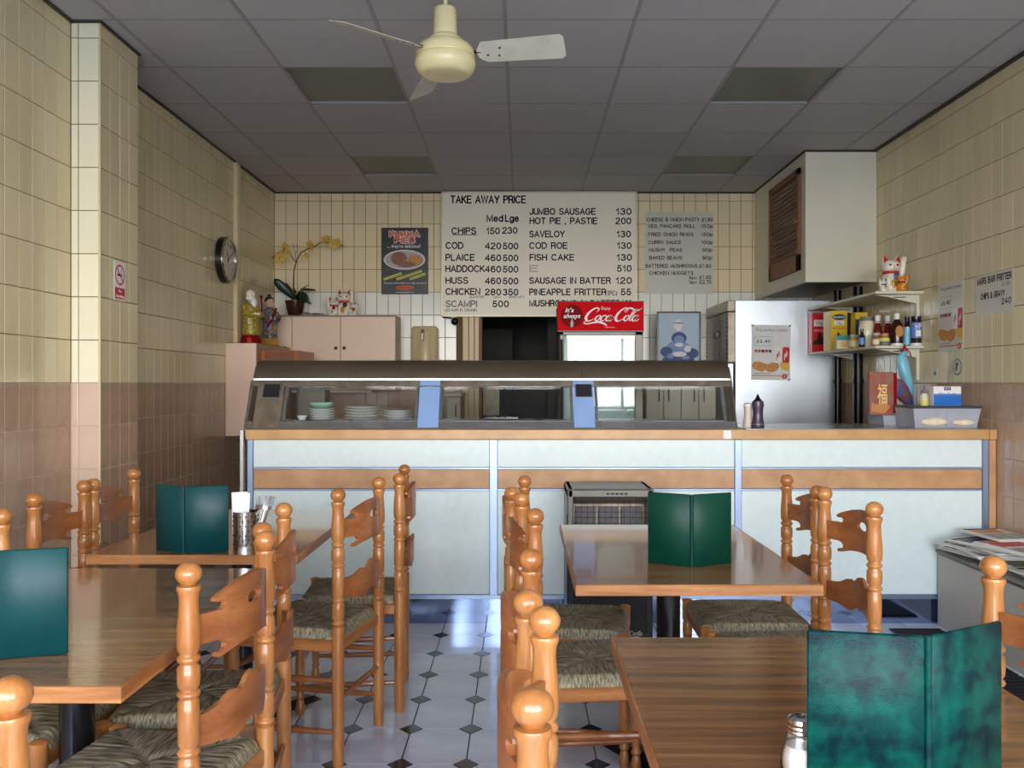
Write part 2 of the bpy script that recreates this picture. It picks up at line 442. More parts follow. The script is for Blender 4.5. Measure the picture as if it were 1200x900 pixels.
    def build(s, name, mt, parent=None, smooth=False, loc=None, fix=True, angle=35):
        me = bpy.data.meshes.new(name)
        me.from_pydata(s.v, [], s.f)
        if fix or smooth:
            bm = bmesh.new(); bm.from_mesh(me)
            if smooth: bmesh.ops.remove_doubles(bm, verts=bm.verts, dist=1e-6)
            bmesh.ops.recalc_face_normals(bm, faces=bm.faces)
            if smooth:
                lim = math.radians(angle)
                for f in bm.faces: f.smooth = True
                for e in bm.edges:
                    if len(e.link_faces) == 2 and e.calc_face_angle(0) > lim: e.smooth = False
            bm.to_mesh(me); bm.free()
        me.materials.append(M[mt] if isinstance(mt, str) else mt)
        o = bpy.data.objects.new(name, me); COL.objects.link(o)
        if parent is not None: o.parent = parent
        if loc is not None: o.location = loc
        return o

def inst(src, parent, loc=(0, 0, 0), rz=0.0, rot=None, mt=None):
    o = src.copy(); COL.objects.link(o); o.parent = parent; o.location = loc
    o.rotation_euler = rot if rot else (0, 0, rz)
    return o
def tag(o, label, cat, group=None):
    o['label'] = label; o['category'] = cat
    if group: o['group'] = group
    return o
def thing(name, label, cat, loc=(0, 0, 0), rz=0.0, group=None):
    o = bpy.data.objects.new(name, None); COL.objects.link(o); o.empty_display_size = 0.1
    o.location = loc; o.rotation_euler = (0, 0, rz)
    return tag(o, label, cat, group)
def struct(o): o['kind'] = 'structure'; return o
def dup(root, loc, rz, label):
    r = root.copy(); COL.objects.link(r); r.location = loc; r.rotation_euler = (0, 0, rz); r['label'] = label
    for ch in list(root.children):
        c = ch.copy(); COL.objects.link(c); c.parent = r
        for g in ch.children:
            d = g.copy(); COL.objects.link(d); d.parent = c
    return r
FITS = []
def text(parent, s, x, z, w, h, mt='ink', y=0.0, face='-y', shear=0.0, bold=0.0, name='lettering', extr=0.0004):
    """lettering that stands upright: left end x, baseline z, width w, height of its tallest letter h (parent space)"""
    c = bpy.data.curves.new(name, 'FONT'); c.body = s; c.size = 0.1; c.resolution_u = 3; c.shear = shear
    c.extrude = extr; c.offset = bold
    c.materials.append(M[mt])
    o = bpy.data.objects.new(name, c); COL.objects.link(o); o.parent = parent
    o.location = (x, y, z)
    o.rotation_euler = {'-y': (PI / 2, 0, 0), '-x': (PI / 2, 0, -PI / 2), '+x': (PI / 2, 0, PI / 2)}[face]
    FITS.append((o, w, h))
    return o
def X(px, Y): return (px - 611) * Y / F
def Z(py, Y): return CAMZ - (py - 449) * Y / F

# plain sans lettering laid out from strokes (each glyph: advance width, list of poly-lines in a 1-high box)
def _A(cx, cy, rx, ry, a0, a1, n=9):
    return [(cx + rx * math.cos(math.radians(a0 + (a1 - a0) * k / n)), cy + ry * math.sin(math.radians(a0 + (a1 - a0) * k / n))) for k in range(n + 1)]
GLY = {
    'A': (.72, [[(0, 0), (.36, 1), (.72, 0)], [(.13, .34), (.59, .34)]]),
    'B': (.64, [[(0, 0), (0, 1), (.36, 1)] + _A(.36, .765, .22, .235, 90, -90) + [(0, .53)], [(.36, .53)] + _A(.38, .265, .26, .265, 90, -90) + [(0, 0)]]),
    'C': (.74, [_A(.38, .5, .38, .5, 42, 318, 16)]), 'D': (.70, [[(0, 0), (0, 1), (.30, 1)] + _A(.30, .5, .40, .5, 90, -90, 12) + [(0, 0)]]),
    'E': (.58, [[(.58, 0), (0, 0), (0, 1), (.58, 1)], [(0, .53), (.52, .53)]]), 'F': (.54, [[(0, 0), (0, 1), (.54, 1)], [(0, .51), (.46, .51)]]),
    'G': (.76, [_A(.38, .5, .38, .5, 42, 340, 16) + [(.76, .46), (.42, .46)]]), 'H': (.64, [[(0, 0), (0, 1)], [(.64, 0), (.64, 1)], [(0, .53), (.64, .53)]]),
    'I': (.02, [[(.01, 0), (.01, 1)]]), 'J': (.46, [[(.46, 1), (.46, .26)] + _A(.23, .24, .23, .24, 0, -180)]),
    'K': (.64, [[(0, 0), (0, 1)], [(.62, 1), (0, .38)], [(.22, .60), (.64, 0)]]), 'L': (.50, [[(0, 1), (0, 0), (.50, 0)]]),
    'M': (.78, [[(0, 0), (0, 1), (.39, .08), (.78, 1), (.78, 0)]]), 'N': (.64, [[(0, 0), (0, 1), (.64, 0), (.64, 1)]]),
    'O': (.78, [_A(.39, .5, .39, .5, 0, 360, 20)]), 'P': (.60, [[(0, 0), (0, 1), (.34, 1)] + _A(.34, .735, .26, .265, 90, -90) + [(0, .47)]]),
    'Q': (.78, [_A(.39, .5, .39, .5, 0, 360, 20), [(.48, .26), (.76, -.02)]]), 'R': (.64, [[(0, 0), (0, 1), (.36, 1)] + _A(.36, .745, .26, .255, 90, -90) + [(0, .49)], [(.34, .49), (.56, .40), (.62, 0)]]),
    'S': (.64, [_A(.32, .745, .29, .255, 25, 180, 8)[:-1] + [(.04, .70), (.12, .57), (.32, .51), (.54, .44)] + _A(.32, .27, .31, .27, 20, -165, 9)]),
    'T': (.64, [[(.32, 0), (.32, 1)], [(0, 1), (.64, 1)]]), 'U': (.64, [[(0, 1), (0, .32)] + _A(.32, .32, .32, .32, 180, 360) + [(.64, 1)]]),
    'V': (.68, [[(0, 1), (.34, 0), (.68, 1)]]), 'W': (.98, [[(0, 1), (.24, 0), (.49, 1), (.74, 0), (.98, 1)]]), 'X': (.66, [[(0, 0), (.66, 1)], [(0, 1), (.66, 0)]]),
    'Y': (.68, [[(0, 1), (.34, .42), (.68, 1)], [(.34, .42), (.34, 0)]]), 'Z': (.60, [[(0, 1), (.60, 1), (0, 0), (.60, 0)]]),
    '0': (.52, [_A(.26, .5, .26, .5, 0, 360, 18)]), '1': (.30, [[(.02, .74), (.14, .80), (.22, .92), (.24, 1), (.24, 0)]]),
    '2': (.52, [_A(.26, .72, .24, .28, 170, -35, 9) + [(.10, .22), (0, 0), (.52, 0)]]), '3': (.52, [_A(.25, .75, .22, .25, 160, -85, 8), _A(.25, .265, .26, .27, 88, -165, 9)]),
    '4': (.56, [[(.42, 0), (.42, 1), (0, .30), (.56, .30)]]), '5': (.52, [[(.46, 1), (.10, 1), (.04, .50)] + _A(.25, .32, .26, .32, 140, -160, 11)]),
    '6': (.52, [_A(.26, .31, .26, .31, 0, 360, 14), [(.46, .86)] + _A(.27, .60, .26, .40, 60, 180, 7) + [(.0, .35)]]), '7': (.50, [[(0, 1), (.50, 1), (.16, 0)]]),
    '8': (.52, [_A(.26, .75, .22, .25, 0, 360, 12), _A(.26, .26, .26, .26, 0, 360, 12)]), '9': (.52, [_A(.26, .69, .26, .31, 0, 360, 14), [(.52, .65)] + _A(.25, .40, .27, .40, 0, -130, 7)]),
    '£': (.56, [[(.54, 0), (0, 0), (.14, .25), (.14, .65)] + _A(.34, .74, .20, .26, 180, 30, 7), [(0, .46), (.42, .46)]]),
    '&': (.70, [[(.68, 0), (.14, .70)] + _A(.30, .84, .16, .16, 200, -40, 8) + [(.08, .40)] + _A(.28, .24, .25, .24, 160, 320, 7) + [(.62, .44)]]),
    '.': (.04, [[(.0, .0), (.06, .0)]]), ',': (.08, [[(.06, .06), (.0, -.14)]]), '(': (.20, [_A(.5, .4, .5, .7, 140, 220, 6)]), ')': (.20, [_A(-.3, .4, .5, .7, 40, -40, 6)]), '/': (.4, [[(0, 0), (.4, 1)]]), '-': (.3, [[(0, .4), (.3, .4)]]),
    'e': (.52, [[(.0, .37), (.52, .37)] + _A(.26, .35, .26, .35, 0, 320, 13)]), 'd': (.52, [_A(.25, .35, .25, .35, 0, 360, 14), [(.52, 0), (.52, 1)]]), 'g': (.52, [_A(.25, .35, .25, .35, 0, 360, 14), [(.52, .70), (.52, -.05)] + _A(.26, -.06, .25, .20, 0, -160, 7)]),
    'p': (.50, [_A(.26, .35, .25, .35, 0, 360, 14), [(0, .70), (0, -.28)]]), 'c': (.48, [_A(.26, .35, .26, .35, 45, 315, 12)]),
    ' ': (.34, []),
}
def sign(parent, s, x, z, w, h, mt='ink', y=0.0, bold=.12, face=None):
    """sans lettering of width w, cap height h, left end x, baseline z, in front of the plane y"""
    adv = 0.0; strokes = []
    for ch in s:
        gw, st = GLY.get(ch, GLY.get(ch.upper(), GLY[' ']))
        for l in st: strokes.append([(px + adv, pz) for (px, pz) in l])
        adv += gw + .24
    adv -= .24
    sx = w / max(adv, .1); t = bold * h
    mb = MB(); k = 0
    for l in strokes:
        P = [Vector((x + a * sx, z + b * h)) for a, b in l]
        n = len(P); vs = []
        closed = (P[0] - P[-1]).length < 1e-6
        for i in range(n):
            d0 = (P[i] - P[i - 1]) if i > 0 else ((P[0] - P[-2]) if closed else (P[1] - P[0]))
            d1 = (P[i + 1] - P[i]) if i < n - 1 else ((P[1] - P[0]) if closed else (P[-1] - P[-2]))
            d0 = d0.normalized(); d1 = d1.normalized()
            m = (d0 + d1); m = m.normalized() if m.length > 1e-4 else d0
            nn = Vector((-m.y, m.x)); c = max(.45, nn.dot(Vector((-d0.y, d0.x))))
            off = nn * (t / 2 / c)
            q = P[i]
            if not closed and i == 0: q = q - d1 * t * .35
            if not closed and i == n - 1: q = q + d0 * t * .35
            vs += [(q.x + off.x, y - .0002 - k * 1e-5, q.y + off.y), (q.x - off.x, y - .0002 - k * 1e-5, q.y - off.y)]
        mb.add(vs, [(2 * i, 2 * i + 1, 2 * i + 3, 2 * i + 2) for i in range(n - 1)])
        k = (k + 1) % 3
    return mb.build('lettering', mt, parent, fix=False)

# ------------------------------------------------------------------ the setting
CEIL = 2.98
WL_NEAR, WL_FAR, WR = -2.087, -2.170, 2.560
BACK = 7.605
PX, PY0, PY1 = -1.953, 4.008, 4.413
TB, TD = 0.004, 0.0035                       # grout joint, how proud the tiles stand

tile_cache = {}
def tile_mesh(w, h, mt):
    k = (round(w, 4), round(h, 4), mt)
    if k not in tile_cache:
        mb = MB(); g = TB / 2; b = 0.0025
        a, c = w - g, h - g
        # local: u along x, v along z, out along -y
        vs = [(g, 0, g), (a, 0, g), (a, 0, c), (g, 0, c), (g, -TD + b * .5, g), (a, -TD + b * .5, g), (a, -TD + b * .5, c), (g, -TD + b * .5, c),
              (g + b, -TD, g + b), (a - b, -TD, g + b), (a - b, -TD, c - b), (g + b, -TD, c - b)]
        fs = [(8, 9, 10, 11)]
        for i in range(4):
            j = (i + 1) % 4
            fs += [(i, j, j + 4, i + 4), (i + 4, j + 4, j + 8, i + 8)]
        o = mb.add(vs, fs)
        me = bpy.data.meshes.new('tile'); me.from_pydata(vs, [], fs); me.materials.append(M[mt])
        tile_cache[k] = (me, vs, fs)
    return tile_cache[k]

def tiled_wall(wall, origin, rz, length, z0, z1, depth_key, cream='cream_tile', skip=None, individual=None, u_off=0.0, limit=300):
    """covers a wall with 100 x 200 mm tiles; origin is the lower start of the run, local x goes along the wall.
    the tiles that show largest are parts of their own, the others one joined part per colour"""
    R = Matrix.Translation(origin) @ Matrix.Rotation(rz, 4, 'Z')
    cells = []
    us = []; u = -u_off
    while u < length - 1e-6:
        a, b = max(0, u), min(length, u + 0.1)
        if b - a > 0.012: us.append((a, b))
        u += 0.1
    vs_ = []
    v = 1.30 - 0.2 * math.ceil((1.30 - z0) / 0.2 - 1e-6)
    while v < z1 - 1e-6:
        a, b = max(z0, v), min(z1, v + 0.2)
        if b - a > 0.012: vs_.append((a, b))
        v += 0.2
    for (ua, ub) in us:
        for (va, vb) in vs_:
            if skip and skip((ua + ub) / 2, (va + vb) / 2): continue
            mt = cream if va > 1.29 else 'tan_tile'
            if cream == 'cream_tile_back' and 1.29 < va < 2.05: mt = 'pale_tile'
            if cream == 'cream_tile_lit' and va < 1.29: mt = 'tan_tile_lit'
            p = R @ Vector((ua, 0, va))
            cells.append((depth_key((ua + ub) / 2, (va + vb) / 2), p, ub - ua, vb - va, mt))
    cells.sort(key=lambda c: c[0])
    rest = {}
    n = 0
    for (k, p, w, h, mt) in cells:
        me, vs, fs = tile_mesh(w, h, mt)
        if k < 1e6 and n < limit:
            o = bpy.data.objects.new('tile', me); COL.objects.link(o)
            o.parent = wall; o.location = p; o.rotation_euler = (0, 0, rz); n += 1
        else:
            rest.setdefault(mt, MB()).add(vs, fs, Matrix.Translation(p) @ Matrix.Rotation(rz, 4, 'Z'))
    for mt, mb in rest.items():
        o = mb.build('tiles', mt, wall, fix=False); o['kind'] = 'stuff'

def wall_slab(name, x0, x1, y0, y1, z0=0.0, z1=CEIL):
    """grout-coloured body of a wall, in two heights"""
    w = bpy.data.objects.new(name, None); COL.objects.link(w); w['kind'] = 'structure'
    a = MB().box(x0, x1, y0, y1, z0, 1.30).build('wall_body', 'grout_light', w)
    b = MB().box(x0, x1, y0, y1, 1.30, z1).build('wall_body', 'grout_dark', w)
    return w

# --- left walls
w = wall_slab('wall_left', WL_NEAR - .15, WL_NEAR - TD, FRONT_Y, PY0)
# a wall that faces +x: local x must run along +Y, its outside is -y local -> +x world for rz = +90
tiled_wall(w, (WL_NEAR - TD, FRONT_Y, 0), PI / 2, PY0 - FRONT_Y, 0, CEIL, lambda u, v: (1e7 if FRONT_Y + u < 2.6 or v < 0.5 else 1), u_off=0.058)
w = wall_slab('wall_left_recess', WL_FAR - .15, WL_FAR - TD, PY1, BACK + .0)
tiled_wall(w, (WL_FAR - TD, PY1, 0), PI / 2, BACK - PY1, 0, CEIL, lambda u, v: (u + 2 * abs(v - 1.3) * .1 if v > 0.65 else 1e7), u_off=0.0)
# --- pillar
w = wall_slab('pillar', WL_FAR - .15, PX - TD, PY0 + TD, PY1 - TD)
w['label'] = 'tiled pillar standing out from the left wall'
tiled_wall(w, (WL_NEAR, PY0 + TD, 0), 0, PX - WL_NEAR - 0.0, 0, CEIL, lambda u, v: 1, u_off=0.066, cream='cream_tile_lit')
tiled_wall(w, (PX - TD, PY0, 0), PI / 2, PY1 - PY0, 0, CEIL, lambda u, v: 1)
MB().cbox(PX - .006, PX + .004, PY0 - .004, PY0 + .006, 0, CEIL, .002).build('corner_trim', 'cream_tile', w)
# --- back wall with the doorway to the kitchen
DX0, DX1, DZ = -0.36, 0.42, 2.10
w = bpy.data.objects.new('wall_back', None); COL.objects.link(w); w['kind'] = 'structure'
for (x0, x1, z0, z1) in ((WL_FAR - .15, DX0, 0, CEIL), (DX1, WR + .15, 0, CEIL), (DX0, DX1, DZ, CEIL)):
    mb = MB()
    if z0 < 1.30: MB().box(x0, x1, BACK + TD, BACK + .15, z0, 1.30).build('wall_body', 'grout_light', w); z0 = 1.30
    MB().box(x0, x1, BACK + TD, BACK + .15, z0, z1).build('wall_body', 'grout_dark', w)
def bskip(u, v):
    x = WL_FAR + u
    return DX0 - .16 < x < DX1 + .0 and v < DZ
def bkey(u, v):
    x = WL_FAR + u
    if v < 1.0 or (x > 2.05) or (-0.68 < x < 1.0 and 1.9 < v) or (v < 1.86 and x < -1.06): return 1e7
    return 1
tiled_wall(w, (WL_FAR, BACK + TD, 0), 0, WR - WL_FAR, 0.0, CEIL, bkey, cream='cream_tile_back', skip=bskip, u_off=0.0)
# doorway lining and the dark kitchen passage beyond
d = bpy.data.objects.new('door_1', None); COL.objects.link(d); d['kind'] = 'structure'
MB().cbox(DX0 - .155, DX0 - .105, BACK - .012, BACK + .05, 0, DZ, .004).cbox(DX0 - .10, DX0 - .055, BACK - .016, BACK + .05, 0, DZ, .004).cbox(DX0 - .05, DX0 - .012, BACK - .012, BACK + .05, 0, DZ, .004).build('door_frame', 'jamb_cream', d)
MB().cbox(DX0 - .010, DX0 + .016, BACK - .02, BACK + .15, 0, DZ, .003).cbox(DX1 - .03, DX1, BACK - .02, BACK + .15, 0, DZ, .003).cbox(DX0, DX1, BACK - .02, BACK + .15, DZ - .03, DZ, .003).build('door_frame', 'jamb_wood', d)
p = bpy.data.objects.new('wall_passage', None); COL.objects.link(p); p['kind'] = 'structure'
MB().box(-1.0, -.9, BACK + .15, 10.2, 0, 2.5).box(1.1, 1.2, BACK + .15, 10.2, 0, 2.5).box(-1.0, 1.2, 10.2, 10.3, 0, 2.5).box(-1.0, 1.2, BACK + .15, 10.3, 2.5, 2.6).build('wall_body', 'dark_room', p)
# --- right wall
w = wall_slab('wall_right', WR + TD, WR + .15, FRONT_Y, BACK)
tiled_wall(w, (WR + TD, BACK, 0), -PI / 2, BACK - FRONT_Y, 0, CEIL, lambda u, v: ((BACK - u) + (0 if v > 0.45 else 1e7) if BACK - u > 4.0 else 1e7), u_off=0.0)
# --- front wall: the shop front behind the camera, three glazed openings
w = bpy.data.objects.new('wall_front', None); COL.objects.link(w); w['kind'] = 'structure'
mb = MB()
xs = [WL_NEAR - .15] + [v for o in OPENINGS for v in (o[0], o[1])] + [WR + .15]
for i in range(0, len(xs), 2): mb.box(xs[i], xs[i + 1], FRONT_Y - .1, FRONT_Y, 0, CEIL)
for (x0, x1, z0, z1) in OPENINGS:
    mb.box(x0, x1, FRONT_Y - .1, FRONT_Y, z1, CEIL)
    if z0 > .1: mb.box(x0, x1, FRONT_Y - .1, FRONT_Y, 0, z0)
mb.build('wall_body', 'plaster', w)
for i, (x0, x1, z0, z1) in enumerate(OPENINGS):
    f = MB()
    for (a, b, c, e) in ((x0, x0 + .04, z0, z1), (x1 - .04, x1, z0, z1), (x0, x1, z0, z0 + .04), (x0, x1, z1 - .04, z1), (x0, x1, 2.05, 2.09)):
        f.box(a, b, FRONT_Y - .08, FRONT_Y - .03, c, e)
    if x1 - x0 > 1.2: f.box((x0 + x1) / 2 - .02, (x0 + x1) / 2 + .02, FRONT_Y - .08, FRONT_Y - .03, z0, z1)
    struct(f.build('window_%d' % (i + 1), 'white_plastic'))

# --- floor: marble tiles with clipped corners and black inserts
fl = bpy.data.objects.new('floor', None); COL.objects.link(fl); fl['kind'] = 'structure'
MB().box(WL_FAR - .15, WR + .15, FRONT_Y, 10.3, -.05, -.003).build('floor_body', 'floor_grout', fl)
FW, FD, FX, FY = 0.2247, 0.303, -0.1895, 4.468
HW, HD = 0.046, 0.050                        # half diagonals of the black inserts
def octa_mesh(w, d):
    g = .0022; gy = .0012; b = .0012
    def ring(i, z):
        x0, x1, y0, y1 = g + i, w - g - i, gy + i, d - gy - i
        hw, hd = HW, HD
        return [(hw + i * .5, y0, z), (w - hw - i * .5, y0, z), (x1, hd, z), (x1, d - hd, z), (w - hw - i * .5, y1, z), (hw + i * .5, y1, z), (x0, d - hd, z), (x0, hd, z)]
    vs = ring(0, -.003) + ring(0, -b) + ring(b, 0)
    fs = [tuple(range(16, 24))]
    for k in range(8):
        j = (k + 1) % 8
        fs += [(k, j, j + 8, k + 8), (k + 8, j + 8, j + 16, k + 16)]
    me = bpy.data.meshes.new('tile'); me.from_pydata(vs, [], fs); me.materials.append(M['marble_tile']); return me, vs, fs
ome, ovs, ofs = octa_mesh(FW, FD)
dv = []; s_ = .96
for (k, z) in ((s_, -.003), (s_, -.001), (s_ - .03, 0)):
    dv += [(-HW * k, 0, z), (0, -HD * k, z), (HW * k, 0, z), (0, HD * k, z)]
df = [(8, 9, 10, 11)] + [q for i in range(4) for q in ((i, (i + 1) % 4, (i + 1) % 4 + 4, i + 4), (i + 4, (i + 1) % 4 + 4, (i + 1) % 4 + 8, i + 8))]
dme = bpy.data.meshes.new('tile_insert'); dme.from_pydata(dv, [], df); dme.materials.append(M['black_tile'])
far = MB(); fard = MB()
cnt = 0
for j in range(-19, 11):
    for i in range(-9, 13):
        x, y = FX + i * FW, FY + j * FD
        vis = (1.25 < y < 4.55) and abs((x + .1) / max(y, .5)) < .62 and cnt < 300
        if x < WL_FAR - .02 and y < 4: pass
        if x + FW > WR + .12 or x < WL_FAR - .2: continue
        if y + FD > BACK: continue
        if vis:
            o = bpy.data.objects.new('tile', ome); COL.objects.link(o); o.parent = fl; o.location = (x, y, 0)
            o = bpy.data.objects.new('tile_insert', dme); COL.objects.link(o); o.parent = fl; o.location = (x, y, 0); cnt += 1
        else:
            far.add(ovs, ofs, Matrix.Translation((x, y, 0))); fard.add(dv, df, Matrix.Translation((x, y, 0)))
o = far.build('tiles', 'marble_tile', fl, fix=False); o['kind'] = 'stuff'
o = fard.build('tile_inserts', 'black_tile', fl, fix=False); o['kind'] = 'stuff'
# pavement outside
g = struct(MB().box(-30, 30, -40, FRONT_Y - .1, -.12, -.06).build('ground', 'pavement'))

# --- suspended ceiling: 600 mm tiles lying in a T grid, four of them light panels
ce = bpy.data.objects.new('ceiling', None); COL.objects.link(ce); ce['kind'] = 'structure'
MB().box(WL_FAR - .15, WR + .15, FRONT_Y - .1, 7.75, CEIL + .03, CEIL + .12).build('ceiling_body', 'ceiling_dark_trim', ce)
GX = [-0.075 + .6 * k for k in range(-4, 6)]
GY = [4.0 + .6 * k for k in range(-9, 7)]
grid = MB()
for x in GX: 
    if WL_FAR < x < WR: grid.box(x - .009, x + .009, FRONT_Y, BACK, CEIL - .002, CEIL + .02)
gridy = MB()
for y in GY[1:]: gridy.box(WL_FAR, WR, y - .005, y + .005, CEIL - .001, CEIL + .02)
grid.build('grid_bar', 'ceiling_grid', ce); gridy.build('grid_bar', 'ceiling_grid', ce)
ct = {}
for i in range(len(GX) - 1):
    for j in range(len(GY) - 1):
        x0, x1, y0, y1 = max(GX[i], WL_FAR), min(GX[i + 1], WR), max(GY[j], FRONT_Y), min(GY[j + 1], BACK)
        if x1 - x0 < .05 or y1 - y0 < .03: continue
        panel = (i in (2, 6)) and (j in (10, 13)) or (i in (2, 6) and j == 4)
        key = (round(x1 - x0, 3), round(y1 - y0, 3), panel)
        if key not in ct:
            a, b = (x1 - x0) / 2 - .007, (y1 - y0) / 2 - .004
            ct[key] = MB().cbox(-a, a, -b, b, .0 if not panel else .012, .02, .003).build('tile' if not panel else 'light_diffuser', 'ceiling_tile' if not panel else 'light_panel', ce)
            o = ct[key]
        else:
            o = ct[key].copy(); COL.objects.link(o)
        o.location = ((x0 + x1) / 2, (y0 + y1) / 2, CEIL)
# shadow-gap trims at the wall heads
def trim(i, x0, x1, y0, y1): struct(MB().cbox(x0, x1, y0, y1, CEIL - .014, CEIL - .003, .002).build('trim_%d' % i, 'ceiling_dark_trim'))
trim(1, WL_NEAR, WL_NEAR + .018, FRONT_Y, PY0)
trim(2, WL_FAR, PX + .012, PY0 - .014, PY0 - .001)
trim(3, PX, PX + .015, PY0, PY1)
trim(4, WL_FAR, WL_FAR + .018, PY1, BACK)
trim(5, WL_FAR, 2.05, BACK - .018, BACK)
trim(6, WR - .03, WR, FRONT_Y, 6.24)
trim(7, 2.035, 2.049, 6.23, BACK); trim(8, 2.05, WR, 6.222, 6.236)
# white pipe boxing on the left wall
struct(MB().cbox(WL_FAR - .001, WL_FAR + .03, 6.52, 6.60, 1.594, CEIL - .015, .004).build('trim_9', 'jamb_cream'))

# ------------------------------------------------------------------ boxed extraction hood in the right corner
hd = thing('extraction_hood', 'boxed-in cream extraction hood in the right ceiling corner', 'hood', (2.05, 6.24, 2.03))
MB().box(0, .02, 0, 1.36, 0, .95).build('hood_side', 'hood_paint', hd)
MB().box(.0202, WR - 2.05, 0, .02, 0, .95).build('hood_panel', 'hood_paint', hd)
MB().box(.021, .509, .021, 1.339, .02, .03).build('hood_liner', 'duct_black', hd)
# louvred timber door on its side (y 6.36..6.86)
dr = MB()
y0, y1, z0, z1 = .10, .86, .10, .85
for (a, b, c, e) in ((y0, y0 + .05, z0, z1), (y1 - .05, y1, z0, z1), (y0, y1, z0, z0 + .12), (y0, y1, z1 - .05, z1)):
    dr.cbox(-.022, -.001, a, b, c, e, .002)
dr = dr.build('louvre_door', 'louvre_wood', hd)
sl = None
for k in range(17):
    z = z0 + .135 + k * .0345
    if sl is None:
        sl = MB().cbox(-.004, .004, y0 + .05, y1 - .05, -.019, .019, .001).build('slat', 'louvre_wood', dr); s0 = sl
    else: s0 = sl.copy(); COL.objects.link(s0)
    s0.location = (-.010, 0, z); s0.rotation_euler = (0, math.radians(42), 0)
k = MB().ell((-.03, y0 + .03, z0 + .36), (.01, .01, .01)).build('knob', 'gold_paint', dr, smooth=True)

# ------------------------------------------------------------------ ladderback chairs
def post_profile():
    p = [(0.0155, 0), (.0165, .02), (.0175, .2), (.0178, .474)]
    def ring(z0, z1, r): return [(r - .004, z0), (r - .0005, z0 + (z1 - z0) * .25), (r + .0008, (z0 + z1) / 2), (r - .0005, z1 - (z1 - z0) * .25), (r - .004, z1)]
    p += [(.0130, .477)] + ring(.480, .494, .0185) + [(.0142, .4965), (.0178, .502), (.0182, .54), (.0172, .553), (.0142, .5565)]
    p += ring(.558, .574, .0185) + [(.0142, .5765), (.0176, .583), (.0180, .64), (.0174, .668), (.0142, .673)]
    p += ring(.675, .690, .0188) + [(.0142, .692), (.0182, .698), (.0192, .715), (.0186, .735), (.0142, .742)]
    p += ring(.744, .760, .0188) + [(.0142, .762), (.0186, .770), (.0196, .790), (.0190, .815), (.0168, .848), (.0158, .866), (.0168, .880), (.0192, .888), (.0200, .892), (.0190, .897), (.0120, .8985)]
    p = [(r * 1.18 if z < .898 else r * 1.1, z) for (r, z) in p]
    c, rz, rr = .9205, .0232, .0258
    for k in range(1, 11):
        a = -PI / 2 + .5 + (PI - .5) * k / 10
        p.append((max(rr * math.cos(a), 0) if k < 10 else 0.0, c + rz * math.sin(a)))
    return p
def front_leg_profile():
    return [(.010, 0), (.016, .006), (.0185, .025), (.015, .05), (.011, .062), (.0165, .068), (.0175, .074), (.013, .082), (.0145, .10), (.0185, .16),
            (.0195, .20), (.016, .235), (.0185, .242), (.0185, .252), (.014, .258), (.0165, .29), (.0195, .33), (.0185, .36), (.0155, .368), (.020, .376),
            (.020, .440), (.0215, .445), (.0215, .450), (.014, .454), (0, .456)]
POST_Y = .184
def slat_mesh(outline, hole, bow, thick=.011):
    """outline is the right half (y >= 0) from the post inwards along the top, and back along the bottom"""
    top, bot = outline
    full = top + [(-y, z) for (y, z) in reversed(top) if y > 1e-6] + [(-y, z) for (y, z) in reversed(bot)] + [(y, z) for (y, z) in bot if y > 1e-6]
    bm = bmesh.new()
    def loop(pts):
        vs = [bm.verts.new((0, y, z)) for (y, z) in pts]
        return [bm.edges.new((vs[i], vs[(i + 1) % len(vs)])) for i in range(len(vs))]
    es = loop(full)
    if hole:
        (cy, cz, hw, hh) = hole
        es += loop([(cy + hw * (abs(math.cos(2 * PI * k / 20)) ** .8) * (1 if math.cos(2 * PI * k / 20) > 0 else -1), cz + hh * math.sin(2 * PI * k / 20)) for k in range(20)])
    bmesh.ops.triangle_fill(bm, edges=es, use_beauty=True)
    for k in range(-7, 8):
        bmesh.ops.bisect_plane(bm, geom=bm.verts[:] + bm.edges[:] + bm.faces[:], plane_co=(0, k * .0235 + .0007, 0), plane_no=(0, 1, 0))
    r = bmesh.ops.extrude_face_region(bm, geom=bm.faces[:])
    bmesh.ops.translate(bm, verts=[g for g in r['geom'] if isinstance(g, bmesh.types.BMVert)], vec=(thick, 0, 0))
    for v in bm.verts: v.co.x += -thick / 2 - bow * (1 - min(1, (v.co.y / .168) ** 2))
    bmesh.ops.recalc_face_normals(bm, faces=bm.faces)
    lim = math.radians(40)
    for f in bm.faces: f.smooth = True
    for e in bm.edges:
        if len(e.link_faces) == 2 and e.calc_face_angle(0) > lim: e.smooth = False
    me = bpy.data.meshes.new('slat'); bm.to_mesh(me); bm.free(); me.materials.append(M['slat_wood'])
    return me
TOP_T = [(.172, .832), (.128, .833), (.114, .832), (.106, .834), (.101, .840), (.102, .847), (.109, .850), (.120, .849), (.127, .852), (.126, .858), (.112, .866), (.09, .874), (.06, .883), (.03, .888), (0, .889)]
TOP_B = [(0, .752), (.03, .751), (.06, .748), (.09, .742), (.110, .736), (.121, .735), (.125, .740), (.120, .746), (.110, .747), (.102, .751), (.101, .759), (.107, .767), (.120, .771), (.172, .772)]
LOW_T = [(.172, .628), (.14, .630), (.11, .636), (.090, .646), (.078, .652), (.066, .653), (.057, .650), (.048, .648), (.040, .650), (.030, .659), (.020, .667), (.010, .671), (0, .672)]
LOW_B = [(0, .572), (.020, .570), (.034, .564), (.046, .556), (.060, .551), (.076, .551), (.090, .556), (.12, .562), (.172, .567)]

